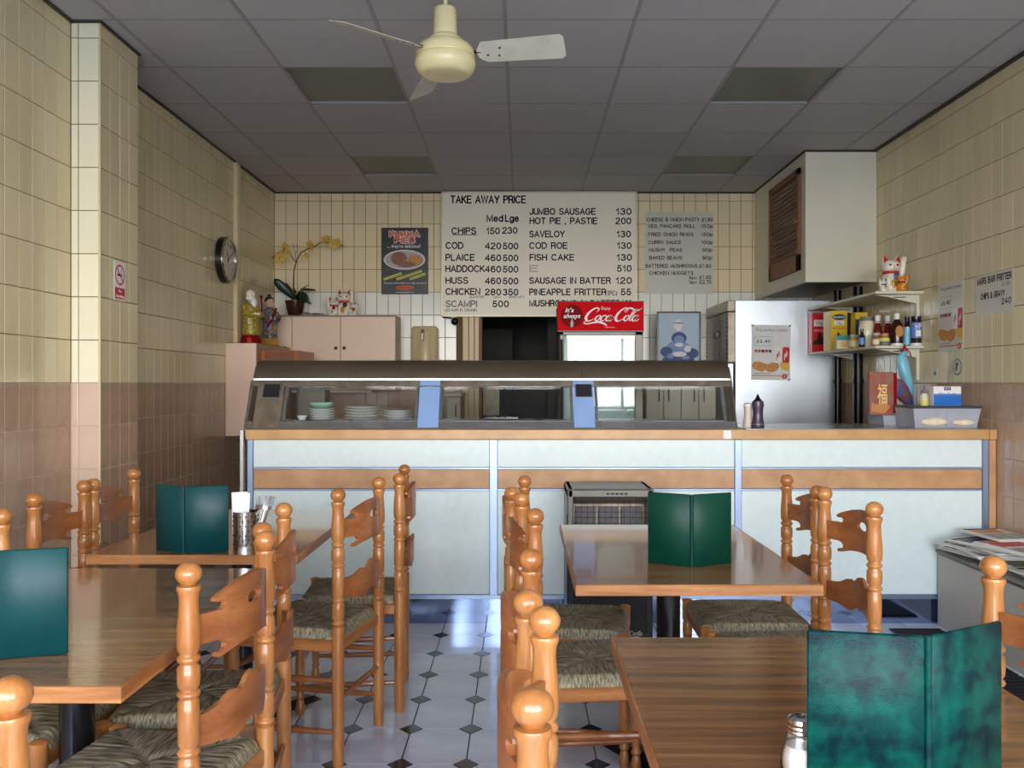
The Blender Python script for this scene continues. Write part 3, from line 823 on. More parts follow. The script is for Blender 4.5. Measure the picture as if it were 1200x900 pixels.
def rush_mesh():
    """seat slab with real strands: a height field over the top that rolls over the rails"""
    bm = bmesh.new()
    n = 88
    x0, x1 = -.195, .200
    grid = []
    for i in range(n + 1):
        row = []
        for j in range(n + 1):
            u, v = i / n * 2 - 1, j / n * 2 - 1
            x = (x0 + x1) / 2 + u * (x1 - x0) / 2
            hw = .178 + .012 * (u + 1) / 2
            # keep clear of the four corners where the legs come up
            y = v * hw
            e = max(abs(u), abs(v))
            z = .028 - .030 * max(0, (e - .86) / .14) ** 2.2
            z -= .010 * math.exp(-((abs(abs(u) - abs(v))) / .10) ** 2) * (1 - e * .3) * .6
            z += .004 * (1 - e)
            s = (y if abs(u) > abs(v) else x)
            z += .0016 * math.sin(s * 2 * PI / .0098) + .0008 * math.sin(s * 2 * PI / .0231 + 3 * e)
            row.append(bm.verts.new((x, y, z)))
        grid.append(row)
    for i in range(n):
        for j in range(n):
            bm.faces.new((grid[i][j], grid[i + 1][j], grid[i + 1][j + 1], grid[i][j + 1]))
    # skirt down to the underside
    bnd = [e for e in bm.edges if len(e.link_faces) == 1]
    r = bmesh.ops.extrude_edge_only(bm, edges=bnd)
    nv = [g for g in r['geom'] if isinstance(g, bmesh.types.BMVert)]
    for v in nv: v.co.z = -.016
    c = bm.verts.new((0, 0, -.012))
    for e in [g for g in r['geom'] if isinstance(g, bmesh.types.BMEdge) and all(v in nv for v in g.verts)]:
        bm.faces.new((e.verts[0], e.verts[1], c))
    # notch the corners: pull in vertices near posts
    for v in bm.verts:
        if v.co.x < -.172 and abs(v.co.y) > .160: v.co.x = -.172 
        if v.co.x > .176 and abs(v.co.y) > .168: v.co.x = .176
    bmesh.ops.recalc_face_normals(bm, faces=bm.faces)
    for f in bm.faces: f.smooth = True
    me = bpy.data.meshes.new('seat'); bm.to_mesh(me); bm.free(); me.materials.append(M['rush'])
    return me

CH_D = .385
def make_chair(label):
    t = thing('ladderback_chair', label, 'chair', group='ladderback chairs with rush seats')
    pm = MB().lathe(post_profile(), n=24).build('back_post', 'chair_wood', t, smooth=True, angle=60)
    pm.location = (0, POST_Y, 0)
    inst(pm, t, (0, -POST_Y, 0), PI)
    top = bpy.data.objects.new('top_slat', slat_mesh((TOP_T, TOP_B), (0, .836, .034, .015), .052)); COL.objects.link(top); top.parent = t
    low = bpy.data.objects.new('lower_slat', slat_mesh((LOW_T, LOW_B), None, .045)); COL.objects.link(low); low.parent = t
    lm = MB().lathe(front_leg_profile(), n=20).build('front_leg', 'chair_wood', t, smooth=True, angle=60)
    lm.location = (CH_D, .192, 0); inst(lm, t, (CH_D, -.192, 0), PI)
    st = bpy.data.objects.new('seat', rush_mesh()); COL.objects.link(st); st.parent = t; st.location = (.196, 0, .430)
    # seat rails under the rush
    r = MB().cbox(.014, CH_D - .014, -.008, .008, .385, .426, .004).build('seat_rail', 'seat_rail_wood', t)
    r.location = (0, .182, 0); inst(r, t, (0, -.182, 0))
    r2 = MB().cbox(-.008, .008, -.178, .178, .385, .426, .004).build('seat_rail', 'seat_rail_wood', t)
    r2.location = (CH_D + .004, 0, 0); inst(r2, t, (.002, 0, 0))
    # stretchers
    def rod(p0, p1, r0=.0075, r1=.0115):
        p0, p1 = Vector(p0), Vector(p1)
        pts = [p0.lerp(p1, k / 8) for k in range(9)]
        rs = [r0 + (r1 - r0) * math.sin(PI * k / 8) ** .7 for k in range(9)]
        return MB().tube(pts, rs, 10).build('stretcher', 'slat_wood', t, smooth=True)
    for z in (.290, .115):
        for s in (-1, 1): rod((.012, s * .184, z), (CH_D - .010, s * .191, z - .004))
    rod((0, -.170, .225), (0, .170, .225))
    rod((CH_D, -.178, .310), (CH_D, .178, .310), .007, .014)
    rod((CH_D, -.178, .20), (CH_D, .178, .20))
    return t
#        two back posts (x, y), facing sign, label
CHAIRS = [
    ((-.664, 1.714), (-.617, 2.098), -1, 'ladderback chair at the front left table, its open slats seen closest to the viewer'),
    ((-.663, 2.212), (-.710, 2.589), -1, 'ladderback chair on the aisle side of the front left table, at its far end'),
    ((-.620, 2.942), (-.545, 3.287), -1, 'ladderback chair seen full length in the aisle beside the rear left table'),
    ((-.483, 3.424), (-.513, 3.800), -1, 'ladderback chair nearest the counter on the aisle side of the rear left table'),
    ((-1.588, 2.83), (-1.609, 3.174), 1, 'ladderback chair on the wall side of the rear left table, at its near end'),
    ((-1.607, 3.26), (-1.617, 3.600), 1, 'ladderback chair by the tiled pillar, far end of the rear left table'),
    ((-1.524, 2.103), (-1.480, 2.467), 1, 'ladderback chair at the left picture edge, wall side of the front left table'),
    ((-.640, 0.685), (-.622, 1.052), -1, 'ladderback chair cut off by the lower left corner, only one round finial showing'),
    ((-.035, 2.968), (.013, 3.349), 1, 'ladderback chair on the aisle side of the rear right table, at its far end'),
    ((.039, 2.467), (.000, 2.830), 1, 'ladderback chair on the aisle side of the rear right table, at its near end'),
    ((.012, 1.496), (.022, 1.862), 1, 'ladderback chair on the aisle side of the front right table, at its far end'),
    ((.013, 1.014), (.037, 1.383), 1, 'ladderback chair at the bottom edge in the middle, largest round finial of that row'),
    ((1.030, 3.017), (1.037, 3.380), -1, 'ladderback chair on the right side of the rear right table, next to the counter'),
    ((1.062, 2.607), (1.042, 2.968), -1, 'ladderback chair on the right side of the rear right table, at its near end'),
    ((.985, 1.422), (.976, 1.789), -1, 'ladderback chair behind the big green menu, right side of the front right table'),
]
proto = None
for (p0, p1, s, lab) in CHAIRS:
    v = Vector((p1[0] - p0[0], p1[1] - p0[1])); v.normalize()
    ang = math.atan2(v.x, -v.y) if s < 0 else math.atan2(-v.x, v.y)
    # local +x is the facing direction
    fx, fy = (-v.y, v.x) if s < 0 else (v.y, -v.x)
    ang = math.atan2(fy, fx)
    c = ((p0[0] + p1[0]) / 2, (p0[1] + p1[1]) / 2, 0)
    if proto is None:
        proto = make_chair(lab); proto.location = c; proto.rotation_euler = (0, 0, ang)
    else: dup(proto, c, ang, lab)

# ------------------------------------------------------------------ tables
def make_table(label):
    t = thing('dining_table', label, 'table', group='wood laminate dining tables')
    MB().cbox(-.334, .334, -.499, .499, .7205, .750, .0012).build('tabletop', 'table_laminate', t)
    for (x0, x1, y0, y1) in ((-.338, .338, -.503, -.4985), (-.338, .338, .4985, .503), (-.338, -.3335, -.4985, .4985), (.3335, .338, -.4985, .4985)):
        MB().cbox(x0, x1, y0, y1, .7195, .7495, .001).build('edge_band', 'table_edge', t)
    MB().lathe([(.10, .715), (.10, .7205)], n=24).lathe([(.039, .02), (.039, .7155)], n=28).build('pedestal', 'black_gloss', t, smooth=True)
    arm = MB().add([(.02, -.035, .0), (.34, -.028, .0), (.34, .028, .0), (.02, .035, .0), (.02, -.032, .065), (.335, -.02, .022), (.335, .02, .022), (.02, .032, .065)],
                   [(0, 1, 2, 3), (4, 5, 6, 7), (0, 1, 5, 4), (1, 2, 6, 5), (2, 3, 7, 6), (3, 0, 4, 7)]).build('foot', 'black_metal', t)
    a = math.atan2(.42, .28)
    arm.rotation_euler = (0, 0, a)
    for k in (PI - a, PI + a, -a): inst(arm, t, (0, 0, 0), k)
    return t
T = make_table('wood laminate table in the lower left, half covered by a green menu'); T.location = (-1.063, 2.07, 0)
dup(T, (-1.055, 3.270, 0), 0, 'wood laminate table at the left behind, by the counter, with menu and cutlery holder')
dup(T, (.486, 2.862, 0), 0, 'wood laminate table in front of the gas heater and counter')
t4 = dup(T, (.532, 1.371, 0), 0, 'wood laminate table in the lower right corner with glass shaker and marbled menu')

# ------------------------------------------------------------------ menus: green leather folders standing open on the tables
def make_menu(label, spine, a, b, h=.217, m='teal_leather'):
    """spine, a, b: (x, y) of the spine and of the two free edges"""
    t = thing('menu_folder', label, 'menu', (spine[0], spine[1], .7502), 0, 'green leather menus on the tables')
    for e in (a, b):
        d = Vector((e[0] - spine[0], e[1] - spine[1])); L = d.length; ang = math.atan2(d.y, d.x)
        o = MB().cbox(.004, L, -.0035, .0035, 0, h, .0028).build('cover', m, t, smooth=True, angle=50); o.rotation_euler = (0, 0, ang)
        # inner pages on the far side
        s = -1 if (d.x * 1 < 0) else 1
        pg = MB().box(.010, L - .006, .0036 if s > 0 else -.0048, .0048 if s > 0 else -.0036, .004, h - .005).build('page', 'paper', t); pg.rotation_euler = (0, 0, ang)
    mb = MB().tube([(0, 0, .001), (0, 0, h - .001)], .0048, 12)
    mb.build('spine', m, t, smooth=True, angle=50)
    return t
make_menu('plain dark green menu cut off by the left edge, on the front left table', (-1.058, 1.715), (-.920, 1.757), (-1.19, 1.775))
make_menu('dark green menu standing beside the cutlery holder on the rear left table', (-1.090, 2.790), (-1.205, 2.858), (-.955, 2.822))
make_menu('green menu opened towards the counter on the rear right table', (.509, 2.585), (.388, 2.652), (.640, 2.640), m='dark_green_leather')
make_menu('large marbled green menu in the lower right foreground', (.536, 1.140), (.386, 1.170), (.672, 1.214), m='green_leather')

# cutlery holder
ch = thing('cutlery_holder', 'perforated steel cutlery holder beside the green menu', 'cutlery holder', (-.915, 2.87, .7502), 0.1)
cb = MB()
R_ = .040; 
cb.lathe([(R_, 0), (R_, .125), (R_ - .002, .126), (R_ - .002, .003), (0, .003)], n=32)
cb.build('cup', 'perforated_steel', ch, smooth=True)
hole = MB()
for i in range(7):
    for k in range(14):
        a = 2 * PI * (k + (i % 2) * .5) / 14; z = .018 + i * .0155
        hole.ell((R_ * math.cos(a), R_ * math.sin(a), z), (.0030, .0030, .0030), 6, 4)
o = hole.build('perforation', 'black_metal', ch, smooth=True); o['kind'] = 'stuff'
nk = thing('napkin_bundle', 'white paper napkins standing in the cutlery holder', 'napkins', (-.935, 2.865, .7545))
for k in range(5):
    o = MB().cbox(-.016, .016, -.0015, .0015, 0, .185 - .004 * (k % 3), .001).build('napkin', 'napkin', nk); o.location = (.002 * k, -.012 + .006 * k, 0); o.rotation_euler = (.02 * (k - 2), 0.02 * (k - 2), .1 * k)
for k in range(4):
    fk = thing('fork', ['shortest leaning steel fork in the cutlery holder, leftmost', 'second steel fork from the left in the cutlery holder', 'third steel fork from the left in the cutlery holder', 'rightmost steel fork, leaning furthest out of the cutlery holder'][k], 'fork', (-.893 + .004 * k, 2.868 + .008 * (k % 2), .7545), .6 * k, 'forks in the cutlery holder')
    fk.rotation_euler = (0, .16 + .05 * k, -.3 + .25 * k)
    MB().cbox(-.003, .003, -.001, .001, 0, .13, .0008).build('handle', 'chrome', fk)
    hb = MB().cbox(-.009, .009, -.001, .001, .128, .145, .0008)
    for q in (-.0075, -.0025, .0025, .0075): hb.cbox(q - .001, q + .001, -.001, .001, .144, .175, .0004)
    hb.build('tines', 'chrome', fk)

# glass sugar shaker
ss = thing('glass_shaker', 'ribbed glass shaker with metal cap beside the marbled menu', 'shaker', (.392, 1.215, .7502))
prof = [(.018, 0), (.024, .003), (.0275, .014), (.0265, .030), (.0215, .045), (.0180, .055), (.0172, .063)]
mb = MB(); n = 32; vs = []; fs = []
for (r, z) in prof:
    for k in range(n): 
        rr = r * (1 + .03 * math.cos(k * PI * 2 / 4)); a = 2 * PI * k / n; vs.append((rr * math.cos(a), rr * math.sin(a), z))
for i in range(len(prof) - 1):
    for k in range(n): fs.append((i * n + k, i * n + (k + 1) % n, (i + 1) * n + (k + 1) % n, (i + 1) * n + k))
mb.add(vs, fs).build('jar', 'clear_glass', ss, smooth=True)
MB().lathe([(.0, .002), (.022, .003), (.0252, .014), (.0243, .030), (.0200, .042), (0, .043)], n=24).build('salt_filling', 'salt', ss, smooth=True)
MB().lathe([(.0182, .060), (.0190, .062), (.0180, .065), (.0190, .068), (.0180, .071), (.0188, .075), (.0175, .080), (.012, .083), (0, .084)], n=28).build('cap', 'chrome', ss, smooth=True, angle=20)
hb = MB()
for k in range(5): hb.ell((.006 * math.cos(k * 1.257), .006 * math.sin(k * 1.257), .0838), (.0012, .0012, .0006), 6, 4)
hb.build('shaker_hole', 'black_metal', ss)

# ------------------------------------------------------------------ ceiling fan
FANX, FANY = -.303, 3.45
fz = Z(64, FANY)
fn = thing('ceiling_fan', 'cream three-blade ceiling fan hanging from the tiled ceiling', 'fan', (FANX, FANY, fz))
mb = MB().lathe([(.008, .17), (.008, CEIL - fz)], n=14)
mb.lathe([(.05, CEIL - fz - .03), (.05, CEIL - fz)], n=24)
mb.build('rod', 'fan_enamel', fn, smooth=True)
pxm = FANY / F
def fy(py): return (64 - py) * pxm
prof = [(0, fy(89)), (24 * pxm, fy(88.6)), (28 * pxm, fy(87.5)), (32.5 * pxm, fy(84)), (35.5 * pxm, fy(77)), (35.2 * pxm, fy(71)), (33.6 * pxm, fy(67.6)), (32.6 * pxm, fy(67)), (32.8 * pxm, fy(66)), (34.4 * pxm, fy(65.4)),
        (34.2 * pxm, fy(61)), (31 * pxm, fy(55)), (25 * pxm, fy(51.5)), (21.5 * pxm, fy(50.5)), (20.5 * pxm, fy(47)), (16.5 * pxm, fy(44)), (14 * pxm, fy(42)), (13.6 * pxm, fy(12)), (12 * pxm, fy(10)), (4 * pxm, fy(9.5)), (0, fy(9.5))]
MB().lathe(prof, n=40).build('motor_housing', 'fan_enamel', fn, smooth=True, angle=50)
for (deg, pitch, droop, R1) in ((-8, -26, -1, .475), (-137, -20, 1.0, .50), (108, -26, 1.0, .50)):
    bl = MB()
    # blade with a slightly wider tip and rounded corners; local x outwards
    pts = [(.150, -.050), (R1 - .012, -.060), (R1, -.046), (R1 + .004, .046), (R1 - .010, .060), (.165, .052), (.135, .030), (.125, -.005)]
    bl.prism(pts, 'z', -.0012, .0012)
    bo = bl.build('blade', 'fan_blade', fn)
    bo.rotation_euler = (Matrix.Rotation(math.radians(deg), 3, 'Z') @ Matrix.Rotation(math.radians(droop), 3, 'Y') @ Matrix.Rotation(math.radians(pitch), 3, 'X')).to_euler()
    for (hx, hy) in ((.17, .016), (.17 + .052, -.016), (.17 + .045, .022)): MB().lathe([(.0045, -.0032), (.0045, .0032)], (hx, hy, 0), 10).build('bolt', 'black_metal', bo)
    MB().tube([(.105, 0, .004), (.125, 0, .003), (.18, 0, .004)], [.007, .006, .003], 8).cbox(.13, .24, -.01, .01, .002, .005, .001).build('blade_arm', 'black_metal', bo)

# ------------------------------------------------------------------ the counter
CY = 4.67
ct_ = thing('counter', 'white panelled shop counter with tan band and blue-grey metal strips', 'counter', (0, CY, 0))
XL, XR = -1.478, 2.556
MB().box(XL, XR - .005, .012, .56, .135, .996).build('carcass', 'laminate_side', ct_)
MB().box(XL + .01, XR, .014, .50, 0, .135).build('kick_plate', 'kick_steel', ct_)
segs = [(-1.446, -.172), (-.128, 1.150), (1.189, 2.486)]
for (a, b) in segs:
    MB().cbox(a, b, 0, .012, .846, .994, .002).build('upper_panel', 'panel_white', ct_)
    MB().cbox(a, b, 0, .012, .731, .834, .002).build('tan_band', 'band_tan', ct_)
    MB().cbox(a, b, 0, .012, .160, .719, .002).build('lower_panel', 'panel_white', ct_)
    MB().cbox(a, b, -.003, .012, .835, .845, .001).cbox(a, b, -.003, .012, .720, .730, .001).build('metal_trim', 'aluminium_blue', ct_)
for (a, b) in ((-1.478, -1.447), (-.171, -.129), (1.151, 1.188), (2.487, 2.520)):
    MB().cbox(a, b, -.005, .012, .135, .995, .002).build('metal_strip', 'aluminium_blue', ct_)
MB().cbox(XL, 2.486, -.006, .014, .135, .159, .002).build('metal_trim', 'aluminium_blue', ct_)
MB().cbox(2.521, 2.556, -.012, .012, 0.135, .995, .003).build('end_post', 'band_tan', ct_)
MB().cbox(-1.515, -1.492, -.02, .003, 0, 1.05, .003).cbox(-1.492, -1.479, .03, .05, 0, .99, .002).build('corner_guard', 'steel', ct_)
wt = thing('worktop', 'tan laminate worktop running the length of the counter', 'worktop', (0, CY, .9965))
MB().cbox(XL - .005, 2.515, -.022, .60, 0, .054, .004).build('slab', 'worktop_tan', wt)
MB().cbox(2.516, 2.556, -.026, .60, 0, .056, .004).build('end_block', 'worktop_tan', wt)
MB().cbox(1.205, 2.50, -.0235, .60, .0545, .058, .001).build('top_trim', 'steel', wt)
tag(MB().cbox(1.085, 1.117 + .01, -.0245, -.0225, .004, .050, .0005).build('paper_label', 'white_print', loc=(0, CY, .9965)), 'small blank white label stuck on the worktop edge', 'label')

# ------------------------------------------------------------------ heated display cabinet on the counter
cab = thing('display_cabinet', 'long steel and glass hot food cabinet on the counter', 'display cabinet', (0, 4.70, 1.0515))
SL = math.atan2(.135, .264); SLEN = .2965
INC = Matrix.Rotation(-SL, 4, 'X')           # local z goes up the sloping front, local y goes back from it
def bar(mb, x0, x1, t0, t1, d0=0.0, d1=.02, b=.002): return mb.cbox(x0, x1, d0, d1, t0, t1, b, INC)
bar(MB(), -1.498, 1.170, 0, .046).build('lower_rail', 'steel', cab)
bar(MB(), -1.498, 1.170, 0, .006, -.006, 0, .001).build('lower_trim', 'steel_bright', cab)
bar(MB(), -1.498, 1.170, .262, SLEN, .001, .02).build('upper_rail', 'steel_dark', cab)
bar(MB(), -1.312, 1.124, .256, .262, -.004, .004, .001).build('upper_trim', 'steel_bright', cab)
def panel(x0, x1, m): return bar(MB(), x0, x1, .0055, SLEN - .002, -.002, .018).build('front_panel', m, cab)
p1 = panel(-1.466, -1.318, 'steel_dark')
p2 = panel(-.566, -.452, 'blue_film'); p3 = panel(.287, .402, 'blue_film')
def vent(par, xc, tc, w=.094, h=.082):
    o = bar(MB(), xc - w / 2, xc + w / 2, tc - h / 2, tc + h / 2, -.006, -.001, .0028).build('vent_plate', 'steel', par)
    mb = bar(MB(), xc - w / 2 + .005, xc + w / 2 - .005, tc - h / 2 + .005, tc + h / 2 - .005, -.0085, -.0055, .002)
    mb.build('vent_mesh', 'black_rubber', par)
vent(p1, -1.385, .230, .098, .09); vent(p3, .346, .232)
# window frames and panes
for (x0, x1) in ((-1.312, -.569), (-.449, .285), (.405, 1.124)):
    fr = MB()
    bar(fr, x0, x0 + .016, .046, .262, -.003, .02); bar(fr, x1 - .016, x1, .046, .262, -.003, .02)
    bar(fr, x0 + .016, x1 - .016, .046, .052, -.003, .02)
    f = fr.build('window_frame', 'steel', cab)
    bar(MB(), x0 + .014, x1 - .014, .050, .258, .010, .0135, .0005).build('pane', 'pane_glass', f)
# sides, shelf, back posts
def side_poly(off=0): return [(0, 0), (.60 - .05, 0), (.60 - .05, .36), (.20, .36), (.135, .264)]
for xx in (-1.503, 1.171):
    MB().prism([(.004, 0), (.52, 0), (.52, .34), (.19, .34), (.139, .264)], 'x', xx, xx + .006).build('side_panel', 'steel_dark', cab)
MB().prism([(-.004, 0), (.012, 0), (.147, .264), (.131, .264)], 'x', -1.510, -1.503).build('side_edge', 'steel', cab)
MB().cbox(-1.496, 1.168, .03, .52, .0, .034, .003).build('shelf', 'steel', cab)
MB().cbox(-1.30, -1.13, .30, .42, .035, .30, .006).build('inner_housing', 'hood_metal', cab)
lampb = MB().cbox(-1.15, -.66, .26, .285, .232, .242, .002).build('lamp_strip', 'white_plastic', cab)
for xx in (-.509, .345): bar(MB(), xx - .05, xx + .05, .05, .255, .02, .05, .003).build('divider', 'steel_dark', cab)
# curved hood in two lengths
hp = [(.130, .266), (.138, .300), (.150, .325), (.170, .350), (.200, .368), (.240, .378), (.55, .380), (.55, .366), (.24, .362), (.205, .352), (.18, .332), (.166, .30), (.160, .266)]
for (a, b) in ((-1.492, .3395), (.3415, 1.160)):
    o = MB().prism(hp, 'x', a, b).build('curved_hood', 'hood_metal', cab, smooth=True, angle=35)
MB().cbox(-1.496, 1.166, .120, .134, .262, .277, .003).build('hood_lip', 'steel_bright', cab)

# ------------------------------------------------------------------ plates and bowl inside the cabinet
def plate_mesh(r, mt):
    return [(0, .0), (r * .55, 0), (r * .6, .002), (r * .97, .0125), (r, .0145), (r * .98, .0158), (r * .6, .0065), (0, .005)]
plate_src = None
def plates(px0, px1, Y, n, where, pitch=.0165, grp='white plates stacked in the hot cabinet'):
    global plate_src
    xc = (X(px0, Y) + X(px1, Y)) / 2; r = (X(px1, Y) - X(px0, Y)) / 2
    for k in range(n):
        z = 1.0860 + .0002 + k * pitch
        o = MB().lathe(plate_mesh(r, 0), n=36).build('plate', 'white_china', None, smooth=True, angle=60) if k == 0 else src.copy()
        if k == 0: src = o
        else: COL.objects.link(o)
        o.location = (xc + random.uniform(-.002, .002), Y + random.uniform(-.002, .002), z)
        ordn = ['bottom', 'second from bottom', 'third from bottom', 'fourth from bottom', 'fifth from bottom', 'sixth from bottom'][k] if k < n - 1 else 'topmost'
        tag(o, 'white plate, %s in the %s' % (ordn, where), 'plate', grp)
plates(361, 393, 4.98, 5, 'stack under the green bowl', .0135)
plates(403, 446, 5.0, 5, 'widest plate stack, middle of three')
plates(449, 483, 5.0, 4, 'plate stack beside the blue panel', .0145)
zb = 1.0862 + 4 * .0135 + .0160
tag(MB().lathe([(.03, 0), (.045, .002), (.066, .018), (.071, .034), (.068, .034), (.060, .018), (.03, .006), (0, .006)], n=30).build('bowl', 'green_china', None, smooth=True, loc=(X(377, 4.98), 4.98, zb)), 'pale green bowl on top of the leftmost plate stack', 'bowl')
tag(MB().lathe([(.016, 0), (.03, .03), (.031, .03), (.018, .003), (0, .003)], n=24).build('small_dish', 'white_china', None, smooth=True, loc=(X(355, 4.94), 4.92, 1.0862)), 'small white dish left of the green bowl', 'dish')

# ------------------------------------------------------------------ gas heater in front of the counter
hx0, hx1, hy0, hy1 = .226, .650, 4.25, 4.60
ht = thing('gas_heater', 'grey and black cabinet gas heater against the counter front', 'heater', ((hx0 + hx1) / 2, hy0, 0))
hw = (hx1 - hx0) / 2
MB().cbox(-hw, hw, .03, .35, .03, .50, .008).build('body', 'heater_dark', ht)
MB().cbox(-hw + .03, hw - .03, .018, .03, .06, .48, .004).build('lower_door', 'black_metal', ht)
mb = MB()
mb.cbox(-hw, -hw + .03, 0, .33, .50, .78, .006).cbox(hw - .03, hw, 0, .33, .50, .78, .006).cbox(-hw, hw, 0, .33, .735, .78, .008).cbox(-hw, hw, 0, .33, .49, .52, .006)
mb.build('cowl', 'heater_grey', ht)
MB().box(-hw + .03, hw - .03, .12, .13, .52, .735).add([(-hw + .03, .015, .733), (hw - .03, .015, .733), (hw - .03, .12, .69), (-hw + .03, .12, .69)], [(0, 1, 2, 3)]).build('reflector', 'steel_dark', ht)
for k in range(3):
    o = MB().cbox(-.052, .052, .105, .118, .545, .675, .004).build('ceramic_plaque', 'ceramic_plaque', ht); o.location = ((k - 1) * .115, 0, 0)
gr = MB()
for k in range(8): gr.tube([(-hw + .03, .012, .53 + k * .027), (hw - .03, .012, .53 + k * .027)], .0012, 5)
for k in range(12): gr.tube([(-hw + .04 + k * .0300, .013, .52), (-hw + .04 + k * .0300, .013, .735)], .0011, 5)
o = gr.build('grille', 'black_metal', ht); o['kind'] = 'stuff'
vv = MB()
for k in range(5): vv.cbox(-.02 + k * .022, -.004 + k * .022, -.002, .002, .752, .760, .0015)
vv.build('vent_slots', 'black_metal', ht)
MB().lathe([(.02, 0), (.02, .03)], (-hw + .04, .06, 0), 14).lathe([(.02, 0), (.02, .03)], (hw - .04, .06, 0), 14).lathe([(.02, 0), (.02, .03)], (-hw + .04, .3, 0), 14).lathe([(.02, 0), (.02, .03)], (hw - .04, .3, 0), 14).build('caster', 'black_rubber', ht)
MB().cbox(-hw - .003, -hw, .02, .045, .60, .65, .001).build('side_catch', 'black_metal', ht)
text(ht, 'Corilla', .095, .056, .062, .022, 'white_print', y=.0165, shear=.3)

# ------------------------------------------------------------------ mat and bench on the right
rm = thing('rubber_mat', 'black ribbed rubber mat on the floor beside the low bench', 'mat', (2.07, 3.90, 0))
MB().cbox(-.135, .135, -.66, .66, .0002, .008, .003).build('mat_base', 'mat_rubber', rm)
rb = MB()
for k in range(32): rb.cbox(-.128, .128, -.652 + k * .0412, -.652 + k * .0412 + .02, .0075, .013, .002)
o = rb.build('rib', 'mat_rubber', rm); o['kind'] = 'stuff'
bn = thing('bench_box', 'low cream boxed bench with brown top along the right wall', 'bench', (2.215, 2.6, 0))
MB().box(.02, WR - 2.215 - .004, 0, 2.045, 0, .382).build('front_board', 'bench_cream', bn)
MB().cbox(-.002, WR - 2.215 - .004, -.01, 2.045, .383, .428, .02).build('bench_top', 'bench_brown', bn, smooth=True, angle=60)

# newspapers
cols = ['paper', 'paper', 'paper_grey', 'paper', 'paper', 'paper', 'paper_grey', 'paper', 'paper', 'paper']
NP = [  # x, y, w(x), l(y), rz, level, picture colour, label
    (2.360, 4.42, .25, .36, .20, 0, 'ink_grey', 'newspaper at the very bottom of the pile, yellowed page edges'),
    (2.395, 4.00, .25, .37, -.10, 0, 'ink_grey', 'newspaper lying lower down the bench with grey columns'),
    (2.362, 4.36, .26, .36, -.12, 1, 'ink_grey', 'newspaper second from the bottom, beside the counter'),
    (2.385, 3.80, .26, .36, .14, 1, 'poster_orange', 'newspaper with orange headline letters nearest the viewer'),
    (2.352, 4.40, .25, .36, .34, 2, 'ink', 'newspaper in the middle of the pile with fanned edges'),
    (2.380, 4.30, .26, .37, .02, 3, 'ink_grey', 'newspaper lying crooked under the blue fronted one'),
    (2.350, 4.32, .24, .36, .40, 4, 'navy', 'newspaper with a dark blue picture on its front page'),
    (2.405, 4.14, .26, .37, .22, 5, 'red', 'newspaper with a red masthead across the pile'),
    (2.430, 4.42, .22, .32, .12, 6, 'batter_print', 'newspaper with an orange photograph by the wall, top of the pile'),
]
zz = {}
lev = .4285
for (i, (x, y, w_, l_, rz, lv, pc, lab)) in enumerate(NP):
    tk = .014
    z = lev + lv * (tk + .001)
    n = thing('newspaper', lab, 'newspaper', (x, y, z), rz, 'newspapers on the low bench')
    w_ = min(w_, .27)
    for s in range(4):
        dx, dy = random.uniform(-.008, .008), random.uniform(-.008, .008)
        MB().cbox(-w_ / 2 + dx, w_ / 2 + dx, -l_ / 2 + dy, l_ / 2 + dy, s * tk / 4, (s + 1) * tk / 4 - .0006, .001).build('sheet', cols[(i + s) % 10], n).rotation_euler = (0, 0, random.uniform(-.07, .07) if s < 3 else 0)
    zt = tk - .0004
    MB().box(-w_ * .40, w_ * .30, l_ * .05, l_ * .34, zt, zt + .0004).build('picture', pc, n)
    MB().box(-w_ * .44, w_ * .42, l_ * .37, l_ * .44, zt, zt + .0004).build('masthead', 'red' if i == 7 else 'ink', n)
    t_ = MB()
    for c_ in range(3):
        for r_ in range(9): t_.box(-w_ * .42 + c_ * w_ * .29, -w_ * .42 + c_ * w_ * .29 + w_ * .25, -l_ * .44 + r_ * .016, -l_ * .44 + r_ * .016 + .008, zt, zt + .0003)
    o = t_.build('print_columns', 'ink_grey', n); o['kind'] = 'stuff'

# ------------------------------------------------------------------ drinks fridge with its header sign
FY_ = 5.96
fx0, fx1 = X(656, FY_), X(753.5, FY_)
fr_ = thing('drinks_fridge', 'glass-door drinks fridge with a red illuminated header sign', 'fridge', ((fx0 + fx1) / 2, FY_, 0))
hw = (fx1 - fx0) / 2
zt = Z(388, FY_)
mb = MB().box(-hw, -hw + .03, .05, .60, .05, 1.86).box(hw - .03, hw, .05, .60, .05, 1.86).box(-hw, hw, .57, .60, .05, 1.86).box(-hw, hw, .05, .60, zt + .0, zt + .03).box(-hw, hw, .05, .60, .05, .15).box(-hw, hw, .05, .60, 1.83, 1.86)
mb.box(-hw + .02, hw - .02, .08, .56, 0, .05)
mb.build('cabinet_body', 'heater_dark', fr_)
MB().box(-hw + .031, hw - .031, .56, .569, .16, zt - .002).box(-hw + .031, -hw + .036, .07, .56, .16, zt - .002).box(hw - .036, hw - .031, .07, .56, .16, zt - .002).box(-hw + .036, hw - .036, .07, .56, zt - .006, zt - .002).build('liner', 'fridge_liner', fr_)
MB().lathe([(.012, 0), (.012, .46)], mtx=Matrix.Translation((-.23, .12, zt - .03)) @ Matrix.Rotation(PI / 2, 4, 'Y'), n=10).build('added_glow_tube', 'added_glow_tube', fr_)  # added tube, stands in for daylight mirrored in the door glass
d_ = MB()
for (a, b, c, e) in ((-hw, -hw + .028, .10, zt - .004), (hw - .055, hw, .10, zt - .004), (-hw, hw, .10, .14), (-hw, hw, zt - .030, zt - .004)): d_.cbox(a, b, 0, .045, c, e, .004)
d_ = d_.build('door_frame', 'heater_grey', fr_)
